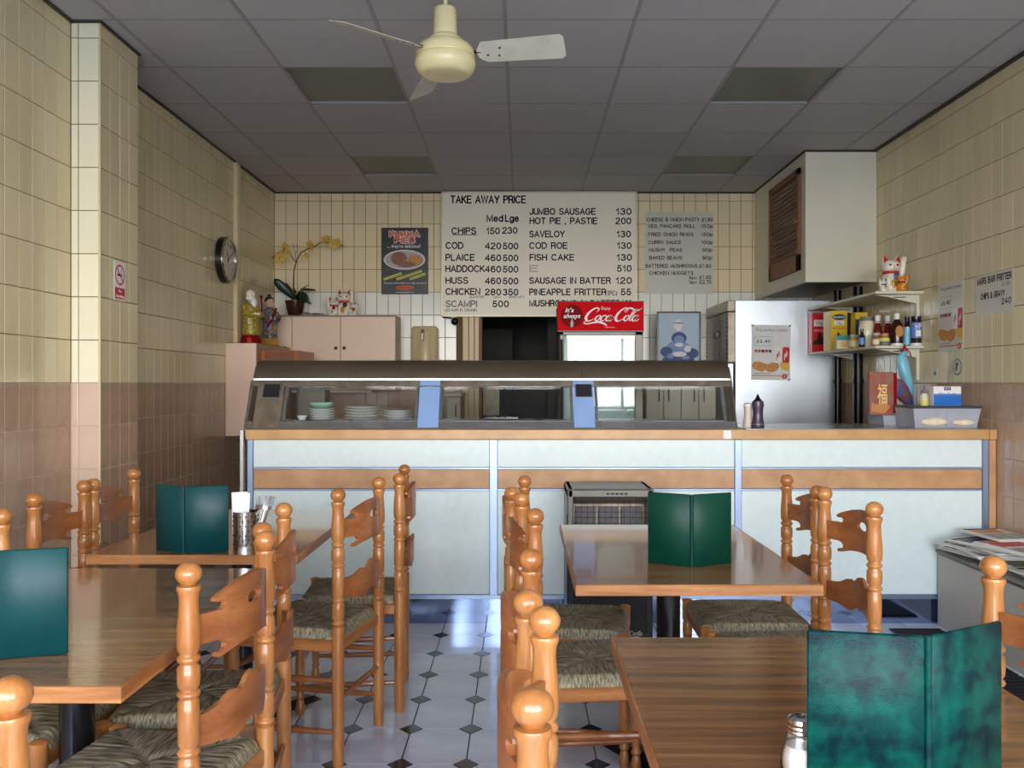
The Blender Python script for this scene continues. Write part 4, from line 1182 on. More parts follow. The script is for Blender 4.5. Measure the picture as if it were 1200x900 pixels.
MB().box(-hw + .028, hw - .028, .020, .024, .14, zt - .03).build('pane', 'fridge_glass', d_)
MB().tube([(-hw + .012, -.02, 1.0), (-hw + .012, -.03, 1.1), (-hw + .012, -.03, 1.5), (-hw + .012, -.02, 1.6)], .008, 8).build('handle', 'black_metal', d_, smooth=True)
for z in (.45, .75, 1.05):
    s_ = MB()
    for k in range(12): s_.tube([(-hw + .04, .10 + k * .038, z), (hw - .04, .10 + k * .038, z)], .003, 5)
    s_.build('shelf', 'white_plastic', fr_)
hx0_, hx1_ = X(653.5, FY_ - .03) - (fx0 + fx1) / 2, X(754.5, FY_ - .03) - (fx0 + fx1) / 2
hz0, hz1 = Z(387.5, FY_ - .03), Z(353, FY_ - .03)
hsg = MB().cbox(hx0_, hx1_, -.03, .05, hz0, hz1, .004).build('header_sign', 'red_gloss', fr_)
MB().cbox(hx0_ - .002, hx1_ + .002, -.033, .05, hz1 - .003, hz1 + .003, .001).cbox(hx0_ - .002, hx1_ + .002, -.033, .05, hz0 - .006, hz0, .001).build('sign_trim', 'black_gloss', hsg)
MB().lathe([(.0, -.0006), (.078, -.0006), (.078, .0006), (0, .0006)], mtx=Matrix.Translation((hx0_ + .098, -.031, (hz0 + hz1) / 2 + .0)) @ Matrix.Rotation(PI / 2, 4, 'X'), n=36).build('roundel', 'red_dark', hsg)

def ribbon(mb, pts, ws, ox, oz, sx, sz, y, shear=0.0, n=6):
    """flat brush stroke through points with a width at each"""
    P = [(Vector((p[0], p[1])), w) for p, w in zip(pts, ws)]
    out = []
    for i in range(len(P) - 1):
        p0 = P[max(i - 1, 0)]; p1 = P[i]; p2 = P[i + 1]; p3 = P[min(i + 2, len(P) - 1)]
        for k in range(n + (i == len(P) - 2)):
            t = k / n
            q = 0.5 * ((2 * p1[0]) + (-p0[0] + p2[0]) * t + (2 * p0[0] - 5 * p1[0] + 4 * p2[0] - p3[0]) * t * t + (-p0[0] + 3 * p1[0] - 3 * p2[0] + p3[0]) * t ** 3)
            out.append((q, p1[1] + (p2[1] - p1[1]) * t))
    vs = []
    for i, (q, w) in enumerate(out):
        d = (out[min(i + 1, len(out) - 1)][0] - out[max(i - 1, 0)][0])
        d = d.normalized() if d.length > 1e-9 else Vector((1, 0))
        nrm = Vector((-d.y, d.x)) * w / 2
        for s in (1, -1):
            r = q + nrm * s
            vs.append((ox + (r.x + shear * r.y) * sx, y, oz + r.y * sz))
    mb.add(vs, [(2 * i, 2 * i + 1, 2 * i + 3, 2 * i + 2) for i in range(len(out) - 1)])
def script_logo(parent, ox, oz, sx, sz, y, mt='white_print'):
    """the flowing two-word script, in units where small letters are 1 high"""
    mb = MB(); a = (ox, oz, sx, sz, y, .38)
    R = lambda p, w: ribbon(mb, p, [q * 1.12 for q in w], *a)
    # C with a foot that sweeps right under 'oca'
    R([(1.55, 1.55), (1.75, 1.95), (1.35, 2.25), (.75, 1.9), (.35, 1.15), (.35, .45), (.75, .02), (1.25, .12), (1.55, .42)], [.06, .14, .16, .26, .34, .34, .24, .12, .05])
    R([(.60, .05), (.35, -.28), (.85, -.50), (1.7, -.28), (2.6, -.18), (3.5, -.50), (4.0, -.82)], [.05, .12, .16, .24, .30, .22, .04])
    def o(x, s=1): R([(x + .45, .98), (x + .15, .80), (x + .05, .35), (x + .30, .02), (x + .60, .25), (x + .68, .72), (x + .45, .98), (x + .30, .80)], [.12, .22, .24, .14, .20, .22, .12, .06])
    o(1.75)
    R([(3.25, .72), (3.12, .95), (2.80, .90), (2.62, .45), (2.80, .05), (3.10, .10), (3.35, .40)], [.10, .14, .16, .24, .18, .12, .05])
    o(3.35); R([(4.05, .98), (3.98, .50), (4.02, .08), (4.20, .06), (4.40, .35)], [.20, .22, .20, .12, .04])
    R([(4.40, .62), (4.72, .70)], [.14, .14])
    # second C, its top flag running right over 'ola'
    R([(5.95, 1.45), (6.10, 1.95), (5.70, 2.25), (5.15, 1.85), (4.82, 1.10), (4.85, .40), (5.20, .00), (5.65, .12), (5.95, .42)], [.06, .14, .16, .26, .34, .34, .24, .12, .05])
    R([(5.72, 1.55), (5.85, 2.05), (6.45, 2.20), (7.10, 1.92), (7.70, 1.85), (8.15, 2.25)], [.05, .16, .22, .24, .18, .04])
    o(6.05)
    R([(6.75, .30), (7.20, 1.05), (7.42, 1.75), (7.22, 2.00), (7.02, 1.40), (6.95, .50), (7.10, .05), (7.35, .20)], [.05, .12, .12, .16, .24, .24, .14, .04])
    o(7.30); R([(8.02, .98), (7.94, .50), (7.98, .08), (8.16, .06), (8.40, .40)], [.20, .22, .20, .12, .04])
    return mb.build('lettering', mt, parent, fix=False)
ys = -.0318
lw = (hx1_ - hx0_)
script_logo(hsg, hx0_ + .170, hz0 + .066, .0455, .040, ys)
text(hsg, 'Enjoy', hx0_ + .300, hz1 - .058, .062, .020, 'white_print', y=ys)
text(hsg, "It's", hx0_ + .052, hz1 - .075, .06, .030, 'white_print', y=ys, shear=.2, bold=.002)
text(hsg, 'always', hx0_ + .040, hz1 - .115, .118, .030, 'white_print', y=ys, shear=.3, bold=.002)
MB().prism([(-.008, -.045), (.008, -.045), (.010, -.01), (.004, .0), (.003, .018), (-.003, .018), (-.004, .0), (-.010, -.01)], 'y', -.0323, -.0316, Matrix.Translation((hx0_ + .098, 0, hz0 + .070))).build('bottle_mark', 'black_gloss', hsg)
text(hsg, 'Trade-mark', hx0_ + .32, hz0 + .020, .07, .007, 'white_print', y=ys)

# ------------------------------------------------------------------ stainless upright freezer seen from its side
sx0, sx1, sy0, sy1, sz1 = 1.622, 2.452, 6.80, 7.595, 1.950
sf = thing('steel_freezer', 'tall stainless steel upright fridge with its side to the room', 'fridge', (sx0, sy0, 0))
w_, d_ = sx1 - sx0, sy1 - sy0
MB().cbox(.059, w_, 0, d_, .08, sz1, .003).build('side_body', 'steel_cloudy', sf)
MB().box(.046, .058, -.004, .01, .08, 1.45).build('door_gasket', 'black_rubber', sf)
MB().cbox(0, .058, .0, d_, 1.465, sz1 - .09, .004).build('upper_door', 'steel_dark', sf)
MB().cbox(0, .045, .0, d_, .12, 1.455, .004).build('lower_door', 'steel_cloudy', sf)
MB().cbox(-.004, .058, .0, d_, sz1 - .085, sz1, .004).build('control_panel', 'steel_dark', sf)
MB().cbox(-.006, .0, .28, .50, 1.67, 1.73, .003).build('display', 'black_gloss', sf)
MB().cbox(-.008, -.004, .30, .36, 1.685, 1.715, .001).build('display_window', 'white_plastic', sf)
for s in (.03, d_ - .05):
    mb = MB()
    for k in range(10): mb.box(-.003, .001, s, s + .02, 1.49 + k * .035, 1.505 + k * .035)
    o = mb.build('vent_slots', 'black_rubber', sf); o['kind'] = 'stuff'
for (a, b) in ((.06, .05), (.06, d_ - .05), (w_ - .05, .05), (w_ - .05, d_ - .05)): MB().lathe([(.02, 0), (.02, .08)], (a, b, 0), 12).build('foot', 'black_rubber', sf)

def combo_poster(name, label, loc, rz, w, h, faded=False):
    t = thing(name, label, 'poster', loc, rz)
    MB().box(0, w, -.0012, 0, 0, h).build('sheet', 'paper' if not faded else 'sheet_grey', t)
    y = -.0016
    text(t, 'The perfect combo', w * .09, h * .885, w * .84, h * .05, 'ink_grey' if not faded else 'ink_grey', y=y)
    MB().box(w * .07, w * .54, y, -.0012, h * .785, h * .79).box(w * .07, w * .075, y, -.0012, h * .62, h * .79).box(w * .07, w * .54, y, -.0012, h * .62, h * .626).box(w * .535, w * .54, y, -.0012, h * .62, h * .79).build('price_box', 'ink_grey', t)
    text(t, '£6.40', w * .13, h * .67, w * .36, h * .065, 'ink', y=y)
    for k, c in enumerate(('red', 'ink_grey', 'red_dark', 'red', 'navy')):
        MB().box(w * (.08 + .09 * k), w * (.155 + .09 * k), y, -.0012, h * .50, h * .55).build('picture_chip', c, t)
    for (a, c) in ((.60, 'white_print'), (.80, 'red')):
        cn = MB().prism([(w * a, h * .32), (w * (a + .17), h * .32), (w * (a + .18), h * .34), (w * (a + .18), h * .57), (w * (a + .155), h * .60), (w * (a + .025), h * .60), (w * a, h * .57)], 'y', y, -.0011).build('can_picture', c, t)
        script = MB(); 
        ribbon(script, [(0, 0), (.2, 1.2), (.5, .6), (.8, 1.6), (1.1, .8)], [.25] * 5, w * (a + .05), h * .36, w * .07, h * .10, y - .0004)
        script.build('can_mark', 'red' if c == 'white_print' else 'white_print', cn, fix=False)
    fish = [(0, .26), (.04, .20), (.15, .17), (.27, .15), (.36, .19), (.42, .15), (.52, .14), (.66, .18), (.71, .25), (.67, .31), (.52, .32), (.42, .29), (.34, .30), (.20, .33), (.06, .33)]
    MB().prism([(w * (a + .015), h * b) for a, b in fish], 'y', y, -.0010).build('fish_picture', 'batter_print', t)
    ch_ = [(.73, .27), (.78, .20), (.99, .16), (.99, .32), (.86, .33), (.76, .32)]
    MB().prism([(w * a, h * b) for a, b in ch_], 'y', y, -.0010).build('chips_picture', 'chips_print', t)
    MB().box(w * .02, w * .78, y, -.0012, h * .075, h * .088).box(w * .92, w * .99, y, -.0012, h * .10, h * .113).build('red_line', 'red', t)
    MB().box(w * .08, w * .50, y, -.0012, h * .113, h * .122).build('small_print_line', 'ink_grey', t)
    MB().lathe([(0, -.0003), (w * .065, -.0003), (w * .065, .0003), (0, .0003)], mtx=Matrix.Translation((w * .86, y, h * .07)) @ Matrix.Rotation(PI / 2, 4, 'X'), n=24).build('roundel', 'red', t)
    text(t, '8', w * .84, h * .048, w * .04, h * .045, 'white_print', y=y - .0006)
    return t
t = combo_poster('price_poster', 'white meal offer poster taped to the steel fridge side', (X(880, sy0), sy0 - .001, Z(445, sy0)), 0, 45.5 * sy0 / F, 64.5 * sy0 / F)
t.rotation_euler = (0, .015, 0)
for (a, b) in ((.006, .428), (.300, .428), (.300, .003)):
    o = MB().cbox(-.012, .012, -.0022, -.0012, -.005, .005, .0005).build('tape', 'ink_grey', t); o.location = (a, 0, b); o.rotation_euler = (0, -.6 if a > .1 else .2, 0)
combo_poster('price_poster', 'clear plastic meal offer poster stuck on the right tiled wall', (WR - .001, 5.31, Z(413, 5.31)), -PI / 2, .30, .42, faded=True)

# ------------------------------------------------------------------ price boards
BY = 7.575
bx0, bx1, bz0, bz1 = X(517, BY - .03), X(746.5, BY - .03), Z(371, BY - .03), 2.972
tb = thing('menu_board', 'large cream take away price board over the kitchen doorway', 'price board', (bx0, BY - .03, bz0))
W_, H_ = bx1 - bx0, bz1 - bz0
MB().box(.012, W_ - .012, .006, .03, .012, H_ - .012).build('board', 'sheet_board', tb)
mb = MB()
for (a, b, c, e) in ((0, .016, 0, H_), (W_ - .016, W_, 0, H_), (0, W_, 0, .016), (0, W_, H_ - .016, H_)): mb.cbox(a, b, 0, .034, c, e, .003)
mb.build('frame', 'board_rim', tb)
SB = (BY - .03) / F
def bt(s, cx, cy, cx1, capy, mt='ink', bold=.0012, par=tb):   # crop coordinates: five times the pixels from (510, 215); cy = baseline
    px, py, px1 = 510 + cx / 5, 215 + cy / 5, 510 + cx1 / 5
    sign(par, s, (px - 517) * SB, (371 - py) * SB, (px1 - px) * SB, capy / 5 * SB, mt, y=.0055, bold=.21)
bt('TAKE AWAY PRICE', 92, 113, 528, 40)
bt('Med', 304, 221, 395, 36); bt('Lge', 412, 221, 487, 36)
bt('CHIPS', 98, 294, 238, 34); MB().box((510 + 98 / 5 - 517) * SB, (510 + 245 / 5 - 517) * SB, .005, .0058, (371 - 275.4) * SB, (371 - 274.6) * SB).build('underline', 'ink', tb)
for s, x0, x1, yb in (('150', 302, 375, 294), ('230', 396, 479, 291)): bt(s, x0, yb, x1, 33)
rows = [('COD', 63, 162, 380), ('PLAICE', 63, 228, 450), ('HADDOCK', 63, 287, 516), ('HUSS', 63, 191, 585), ('CHICKEN', 63, 261, 650)]
pr = [('420', '500'), ('460', '500'), ('460', '500'), ('460', '500'), ('280', '350')]
for (s, a, b, yb), (p, q) in zip(rows, pr):
    bt(s, a, yb, b, 34); bt(p, 294, yb + 2, 383, 33); bt(q, 399, yb + 3, 484, 33)
bt('SCAMPI', 63, 722, 243, 34, 'ink_grey'); bt('500', 338, 722, 428, 33)
bt('QUARTER', 200, 670, 286, 11, 'ink_grey', 0); bt('LEG', 340, 670, 382, 11, 'ink_grey', 0); bt('BREAST', 434, 670, 522, 11, 'ink_grey', 0)
bt('(SCAMPI IN CRUMB)', 58, 748, 243, 14, 'ink_grey', 0)
for s, a, b, yb, p, pa, pb in (('JUMBO SAUSAGE', 556, 937, 180, '130', 1062, 1148), ('HOT PIE , PASTIE', 556, 948, 235, '200', 1060, 1146), ('SAVELOY', 554, 756, 312, '130', 1066, 1144),
                               ('COD ROE', 554, 772, 380, '130', 1068, 1148), ('FISH CAKE', 556, 812, 449, '130', 1066, 1150), ('E', 556, 600, 514, '510', 1068, 1148),
                               ('SAUSAGE IN BATTER', 554, 1026, 585, '120', 1060, 1150), ('PINEAPPLE FRITTER', 554, 1000, 652, '55', 1090, 1146), ('MUSHROOMS IN BATTER', 554, 1080, 718, '1.80', 1094, 1150)):
    if s == 'E': bt(s, a, yb, b, 33, 'ink_faded')
    else: bt(s, a, yb, b, 33)
    bt(p, pa, yb, pb, 33)
bt('(1PC)', 1000, 654, 1064, 24, 'ink_grey', 0)

p2 = thing('price_sheet', 'translucent grey price sheet right of the large board', 'price sheet', (X(756, BACK), BACK - .003, Z(344.5, BACK)))
SB2 = BACK / F
MB().box(0, 80 * SB2, -.002, 0, 0, 95.5 * SB2).build('sheet', 'sheet_grey', p2)
def st(s, cx, cy, cx1, cap):  # crop scale 8.18 from (745, 240)
    k = 8.18
    px, py, px1 = 745 + cx / k, 240 + cy / k, 745 + cx1 / k
    sign(p2, s, (px - 756) * SB2, (344.5 - py) * SB2, (px1 - px) * SB2, cap / k * SB2, 'ink', y=-.0026, bold=.20)
for s, a, b, yb, p, pa, pb in (('CHEESE & ONION PASTY', 108, 608, 158, '£1.80', 636, 735), ('VEG. PANCAKE ROLL', 118, 566, 220, '150p', 624, 735), ('FRIED ONION RINGS', 122, 550, 300, '150p', 628, 732),
                               ('CURRY SAUCE', 124, 432, 376, '100p', 630, 732), ('MUSHY  PEAS', 128, 442, 448, '90p', 640, 728), ('BAKED BEANS', 130, 442, 524, '90p', 640, 728),
                               ('BATTERED MUSHROOMS', 96, 590, 602, '£1.80', 612, 720), ('CHICKEN NUGGETS', 130, 548, 670, '', 0, 0), ('6pc', 514, 584, 712, '£1.95', 612, 720), ('9pc', 514, 584, 756, '£2.70', 612, 720)):
    st(s, a, yb, b, 30 if a != 514 else 26)
    if p: st(p, pa, yb, pb, 30)

# pie poster
pp = thing('pie_poster', 'black poster with orange title and a plate of pie', 'poster', (X(447, BACK), BACK - .004, Z(345, BACK)))
W2, H2 = 55 * SB2, 78 * SB2
MB().box(0, W2, -.0015, 0, 0, H2).build('sheet', 'poster_black', pp)
def pt(s, a, b, yb, cap, mt, y=-.0022, bold=0.0, rot=0.0):     # crop 10x from (440, 260)
    o = text(pp, s, (440 + a / 10 - 447) * SB2, (345 - 260 - yb / 10) * SB2, (b - a) / 10 * SB2, cap / 10 * SB2, mt, y=y, bold=bold)
    if rot: o.rotation_euler = (PI / 2, -rot, 0)
    return o
def pts(s, a, b, yb, cap, mt, bold, y=-.0022): return sign(pp, s, (440 + a / 10 - 447) * SB2, (85 - yb / 10) * SB2, (b - a) / 10 * SB2, cap / 10 * SB2, mt, y=y, bold=bold)
pts('PUKKA', 172, 512, 172, 52, 'white_print', .62, -.0018); pts('PUKKA', 172, 512, 172, 52, 'poster_orange', .34, -.0024)
pts('PIES', 232, 456, 243, 52, 'white_print', .62, -.0018); pts('PIES', 232, 456, 243, 52, 'poster_orange', .34, -.0024)
pt("... they're delicious!", 140, 528, 304, 40, 'white_print', bold=.001)
def disc(par, a, b, cy, hh, mt, y, name):
    cx_ = ((a + b) / 2 / 10 - 7) * SB2; cz = (85 - cy / 10) * SB2; rx, rz_ = (b - a) / 20 * SB2, hh / 10 * SB2
    MB().prism([(cx_ + rx * math.cos(2 * PI * k / 32), cz + rz_ * math.sin(2 * PI * k / 32)) for k in range(32)], 'y', y - .0003, y).build(name, mt, par)
disc(pp, 98, 584, 445, 116, 'white_print', -.0016, 'plate_rim_picture'); disc(pp, 112, 570, 445, 104, 'plate_print', -.0020, 'plate_picture'); disc(pp, 180, 372, 430, 78, 'pie_print', -.0024, 'pie_picture'); disc(pp, 380, 552, 455, 66, 'batter_print', -.0024, 'chips_picture'); disc(pp, 250, 470, 500, 36, 'pie_print', -.0027, 'gravy_picture')
for (a, b, yc, s) in ((94, 312, 640, 'STEAK & KIDNEY'), (240, 552, 625, 'CHICKEN & MUSHROOM'), (398, 592, 640, 'BEEF & ONION')):
    L = (b - a) / 10 * SB2
    bn_ = MB().box(-L / 2, L / 2, -.0018, -.0014, -.011, .011).build('yellow_strip', 'poster_yellow', pp)
    bn_.location = (((a + b) / 20 - 7) * SB2, 0, (85 - yc / 10) * SB2); bn_.rotation_euler = (0, -.32, 0)
    text(bn_, s, -L * .45, -.006, L * .9, .012, 'ink', y=-.0021)
pt('Savoury pies made to a high standard', 100, 594, 726, 20, 'white_print'); disc(pp, 240, 452, 772, 26, 'poster_orange', -.0019, 'badge'); pt('PUKKA-PIES', 270, 422, 780, 18, 'red_dark', y=-.0026); pt('www.pukkapies.co.uk', 240, 446, 830, 12, 'white_print')

# sheet on the right wall and small stickers
ms = thing('price_sheet', 'white fritter and gravy price sheet on the right tiled wall', 'price sheet', (WR - .001, 4.87, Z(371, 4.87)), -PI / 2)
w_, h_ = .375, .225
MB().box(0, w_, -.0015, 0, 0, h_).build('sheet', 'sheet_grey', ms)
sign(ms, 'MARS BAR FRITTER', .018, h_ - .050, .335, .032, 'ink', y=-.002, bold=.20)
sign(ms, '£1.00', .27, h_ - .082, .07, .018, 'ink_grey', y=-.002, bold=.20)
sign(ms, 'CHIPS & GRAVY', .055, h_ - .135, .235, .030, 'ink', y=-.002, bold=.20)
sign(ms, '240', .265, h_ - .178, .085, .028, 'ink', y=-.002, bold=.20)
o = thing('round_sticker', 'round grey emblem sticker on the right wall below the clear poster', 'sticker', (WR - .001, 5.08, 1.395), -PI / 2)
MB().lathe([(0, -.0006), (.048, -.0006), (.048, .0006), (0, .0006)], mtx=Matrix.Rotation(PI / 2, 4, 'X'), n=32).build('disc', 'ink_grey', o)
MB().lathe([(0, -.0006), (.041, -.0006), (.041, .0006), (0, .0006)], mtx=Matrix.Translation((0, -.0008, 0)) @ Matrix.Rotation(PI / 2, 4, 'X'), n=32).build('inner_disc', 'sheet_grey', o)
MB().box(-.018, .016, -.002, -.0012, .006, .026).box(-.02, .004, -.002, -.0012, -.02, .004).build('emblem', 'ink_grey', o)
o = tag(MB().cbox(-.032, .032, -.004, 0, -.028, .028, .002).build('wall_plate', 'sheet_grey', loc=(WR - .0015, 5.345, 1.36)), 'small grey square plate on the right wall', 'plate'); o.rotation_euler = (0, 0, -PI / 2)
MB().box(-.016, .016, -.005, -.0035, -.010, .010).build('plate_centre', 'ink_grey', o)
o = tag(MB().box(-.08, .08, -.0012, 0, -.014, .014).build('red_label', 'red_lacquer', loc=(WR - .001, 5.25, 1.285)), 'red strip label on the wall above the blue box', 'label'); o.rotation_euler = (0, 0, -PI / 2)

# no smoking sign on the pillar
ns = thing('no_smoking_sign', 'red and white no smoking sign on the pillar', 'sign', (PX + .001, 4.143, 1.700), PI / 2)
MB().cbox(0, .115, -.003, 0, 0, .19, .001).build('plate', 'white_print', ns)
rg = MB(); cx, cz = .0575, .125
for k in range(40):
    a, b = 2 * PI * k / 40, 2 * PI * (k + 1) / 40
    rg.add([(cx + r * math.cos(t), -.0036, cz + r * math.sin(t)) for t in (a, b) for r in (.050, .041)], [(0, 1, 3, 2)])
rg.add([(cx - .034, -.0038, cz + .028), (cx - .028, -.0038, cz + .034), (cx + .034, -.0038, cz - .028), (cx + .028, -.0038, cz - .034)], [(0, 1, 2, 3)])
rg.build('ring', 'red', ns)
mb = MB().box(cx - .026, cx + .016, -.0034, -.003, cz - .006, cz + .004).box(cx + .019, cx + .025, -.0034, -.003, cz - .006, cz + .004)
ribbon(mb, [(cx + .02, cz + .008), (cx + .012, cz + .016), (cx + .022, cz + .022), (cx + .012, cz + .032)], [.003] * 4, 0, 0, 1, 1, -.0034)
mb.build('cigarette', 'ink', ns)
MB().box(.006, .109, -.0034, -.003, .008, .062).build('red_field', 'red', ns)
text(ns, 'No', .040, .040, .034, .014, 'white_print', y=-.0038, bold=.001); text(ns, 'Smoking', .016, .016, .083, .014, 'white_print', y=-.0038, bold=.001)

# clock
cl = thing('wall_clock', 'round steel rimmed clock on the left wall', 'clock', (WL_FAR + .002, 6.25, 2.19), PI / 2)
RX = Matrix.Rotation(PI / 2, 4, 'X')
MB().lathe([(.14, 0), (.162, .0), (.165, .012), (.163, .060), (.156, .068), (.148, .064), (.146, .046), (.0, .046)], mtx=RX, n=48).build('rim', 'chrome', cl, smooth=True)
MB().lathe([(0, .047), (.147, .047), (.147, .049), (0, .049)], mtx=RX, n=48).build('dial', 'clock_face', cl)
MB().lathe([(.151, .010), (.1665, .012), (.1655, .055), (.151, .056)], mtx=RX, n=48, cap=False).build('casing', 'casing_dark', cl, smooth=True)
for k in range(12):
    a = PI / 2 - k * PI / 6
    n_ = str(12 if k == 0 else k); r = .118
    text(cl, n_, r * math.cos(a) - .010 - .004 * (len(n_) - 1), r * math.sin(a) - .012, .016 if len(n_) == 1 else .026, .024, 'ink', y=-.0495, name='numeral')
for (a, L, w_) in ((math.radians(118), .075, .010), (math.radians(35), .105, .007)):
    o = MB().prism([(-.02, -w_ / 2), (L, -w_ / 4), (L, w_ / 4), (-.02, w_ / 2)], 'y', -.0525, -.051).build('hand', 'ink', cl); o.rotation_euler = (0, -a, 0)

# ------------------------------------------------------------------ cupboards at the left rear
lc = thing('tall_cupboard', 'narrow pink wall cupboard under the two figurines', 'cupboard', (WL_FAR + .0005, 6.34, .91))
cw = X(300, 6.34) - WL_FAR
MB().cbox(0.001, cw, .018, .97, 0, .684, .002).build('body', 'laminate_side', lc)
MB().cbox(0.001, cw, 0, .016, 0.001, .683, .002).build('end_panel', 'laminate_pink', lc)
MB().cbox(0.001, cw + .002, -.002, .97, .6842, .6862, .0005).build('top_edge', 'hair_dark', lc)
ob = thing('wooden_drawer_box', 'orange wooden drawer box beside the narrow pink cupboard', 'wooden box', (WL_FAR + cw + .002, 6.46, 1.34))
W3, H3 = .275, .205
MB().cbox(0, .03, 0, .50, 0, H3, .002).cbox(W3 - .03, W3, 0, .50, 0, H3, .002).cbox(.03, W3 - .03, 0, .018, H3 - .012, H3, .002).cbox(.03, W3 - .03, 0, .018, H3 - .095, H3 - .083, .002).build('frame', 'orange_wood', ob)
MB().box(.03, W3 - .03, .012, .49, H3 - .084, H3 - .012).build('drawer_front', 'louvre_wood', ob)
MB().cbox(.03, W3 - .03, .012, .49, 0, H3 - .10, .002).build('lower_drawer', 'orange_wood', ob)
ob2 = tag(MB().cbox(0, W3 + .1, 0, .70, 0, .05, .002).build('wall_shelf', 'laminate_cream', loc=(WL_FAR + cw + .002, 6.44, 1.289)), 'cream wall shelf carrying the orange wooden drawer box', 'shelf')

CYB = 7.28
ux0, ux1, uz0, uz1 = WL_FAR + .003, X(463.5, CYB), 1.24, Z(370.5, CYB)
uc = thing('wall_cupboard', 'pink wall cupboard with dark knobs below the orchid', 'cupboard', (ux0, CYB, uz0))
Wc, Hc = ux1 - ux0, uz1 - uz0
MB().cbox(0, Wc, .019, BACK - CYB - .001, 0.0, Hc, .002).build('body', 'laminate_side', uc)
xs_ = [0, X(342, CYB) - ux0, X(399, CYB) - ux0, X(463.5, CYB) - ux0]
for k in range(3):
    o = MB().cbox(xs_[k] + .0025, xs_[k + 1] - .0025, 0, .018, .03, Hc - .003, .003).build('door', 'laminate_pink', uc)
    kx = {0: xs_[1] - .05, 1: xs_[2] - .035, 2: xs_[2] + .035}[k]
    MB().lathe([(.005, 0), (.005, .012), (.014, .016), (.014, .024), (.008, .028), (0, .028)], mtx=Matrix.Translation((kx, 0, Hc - (408 - 370.5) * CYB / F)) @ RX, n=16).build('knob', 'hair_dark', o, smooth=True)
MB().cbox(-.0, Wc + .003, -.006, .30, Hc + .0002, Hc + .006, .001).build('top_edge', 'laminate_side', uc)
# bar light under the cupboard, seen through the glass
tag(MB().cbox(-.35, .35, -.02, .02, -.02, .0, .004).build('under_cupboard_light', 'white_plastic', loc=(-1.62, 7.35, 1.2395)), 'unlit white strip light under the pink wall cupboard', 'light')
# low cupboards along the back wall (seen through the glass)
def base_unit(label, x0, x1, z1, n, hy=.12):
    t = thing('base_cupboard', label, 'cupboard', (x0, 7.10, 0), 0, 'cream base cupboards along the rear wall')
    MB().box(0, x1 - x0, .02, BACK - 7.10 - .001, .08, z1 - .03).build('body', 'laminate_side', t)
    MB().cbox(-.01, x1 - x0 + .01, -.02, BACK - 7.10 - .001, z1 - .0295, z1, .004).build('top', 'laminate_cream', t)
    MB().box(.02, x1 - x0 - .02, .06, .08, 0, .08).build('plinth', 'black_metal', t)
    w = (x1 - x0) / n
    for k in range(n):
        d = MB().cbox(k * w + .003, (k + 1) * w - .003, 0, .018, .09, z1 - .04, .003).build('door', 'laminate_cream', t)
        hx_ = (k + 1) * w - .04 if k % 2 == 0 else k * w + .04
        MB().tube([(hx_, -.002, z1 - .20), (hx_, -.025, z1 - .19), (hx_, -.025, z1 - .10), (hx_, -.002, z1 - .09)], .005, 8).build('handle', 'chrome', d, smooth=True)
    return t
base_unit('cream cupboard left of the kitchen doorway, behind the hot cabinet glass', X(523, 7.1), X(540, 7.1), 1.22, 1)
base_unit('cream cupboard run right of the drinks fridge, under the framed picture', X(757, 7.1), 1.60, 1.345, 4)

# towel dispenser on the back wall
dp = thing('towel_dispenser', 'cream paper towel dispenser on the rear tiled wall', 'dispenser', (X(497.5, 7.5), 7.5, 1.47))
wd = 15.2 * 7.5 / F
MB().cbox(-wd, wd, 0, BACK - 7.5 - .001, 0, Z(382, 7.5) - 1.47, .018).build('casing', 'cream_plastic', dp, smooth=True, angle=60)
MB().lathe([(wd * .85, .02), (wd * .85, .27), (wd * .8, .285), (0, .285)], (0, .075, 0), 32).build('front_bulge', 'cream_plastic', dp, smooth=True)
MB().cbox(-.025, -.003, -.041, -.030, .195, .295, .002).build('window_slot', 'hair_dark', dp)
MB().cbox(-.022, -.006, -.043, -.040, .20, .262, .001).build('gauge', 'white_plastic', dp)
# camera dome under the price board
cd = thing('dome_camera', 'small dark dome camera under the corner of the price board', 'camera', (X(533, 7.5), 7.5, bz0 - .045))
MB().ell((0, 0, 0), (.035, .035, .035)).build('dome', 'black_gloss', cd, smooth=True)
MB().lathe([(.03, .0), (.03, .012), (.012, .016), (.012, .044)], n=16).build('mount', 'white_plastic', cd)
MB().tube([(-.03, .03, .03), (-.07, .06, .036), (-.11, .09, .041)], .006, 6).build('cable', 'black_metal', cd)

# framed blue and white picture on the right base cupboard
fp = thing('framed_picture', 'black framed picture of a blue and white seated figure', 'picture', (X(770, 7.3), 7.3, 1.3455))
Wp = 51.5 * 7.3 / F; Hp = Z(365, 7.3) - 1.3455
mb = MB()
for (a, b, c, e) in ((0, .014, 0, Hp), (Wp - .014, Wp, 0, Hp), (0, Wp, 0, .014), (0, Wp, Hp - .014, Hp)): mb.cbox(a, b, 0, .02, c, e, .002)
mb.build('frame', 'black_gloss', fp); pr_ = MB().box(.014, Wp - .014, .010, .016, .014, Hp - .014).build('print', 'sky_print', fp)
def blob(cx, cz, rx, rz2, m, y, nm='figure_print'):
    MB().prism([(cx * Wp + rx * Wp * math.cos(2 * PI * k / 20), cz * Hp + rz2 * Hp * math.sin(2 * PI * k / 20)) for k in range(20)], 'y', y - .0004, y).build(nm, m, fp)
z0_ = 1 - (423 - 365) * 7.3 / F / Hp  # visible bottom share
def zz_(py): return (py - 365) * 7.3 / F
def fb(px, py, rx, ry, m, y): blob((px - 770) / 51.5, 1 - zz_(py) / Hp, rx / 51.5, ry * 7.3 / F / Hp, m, y)
fb(795, 381, 5, 7, 'white_print', .0098)
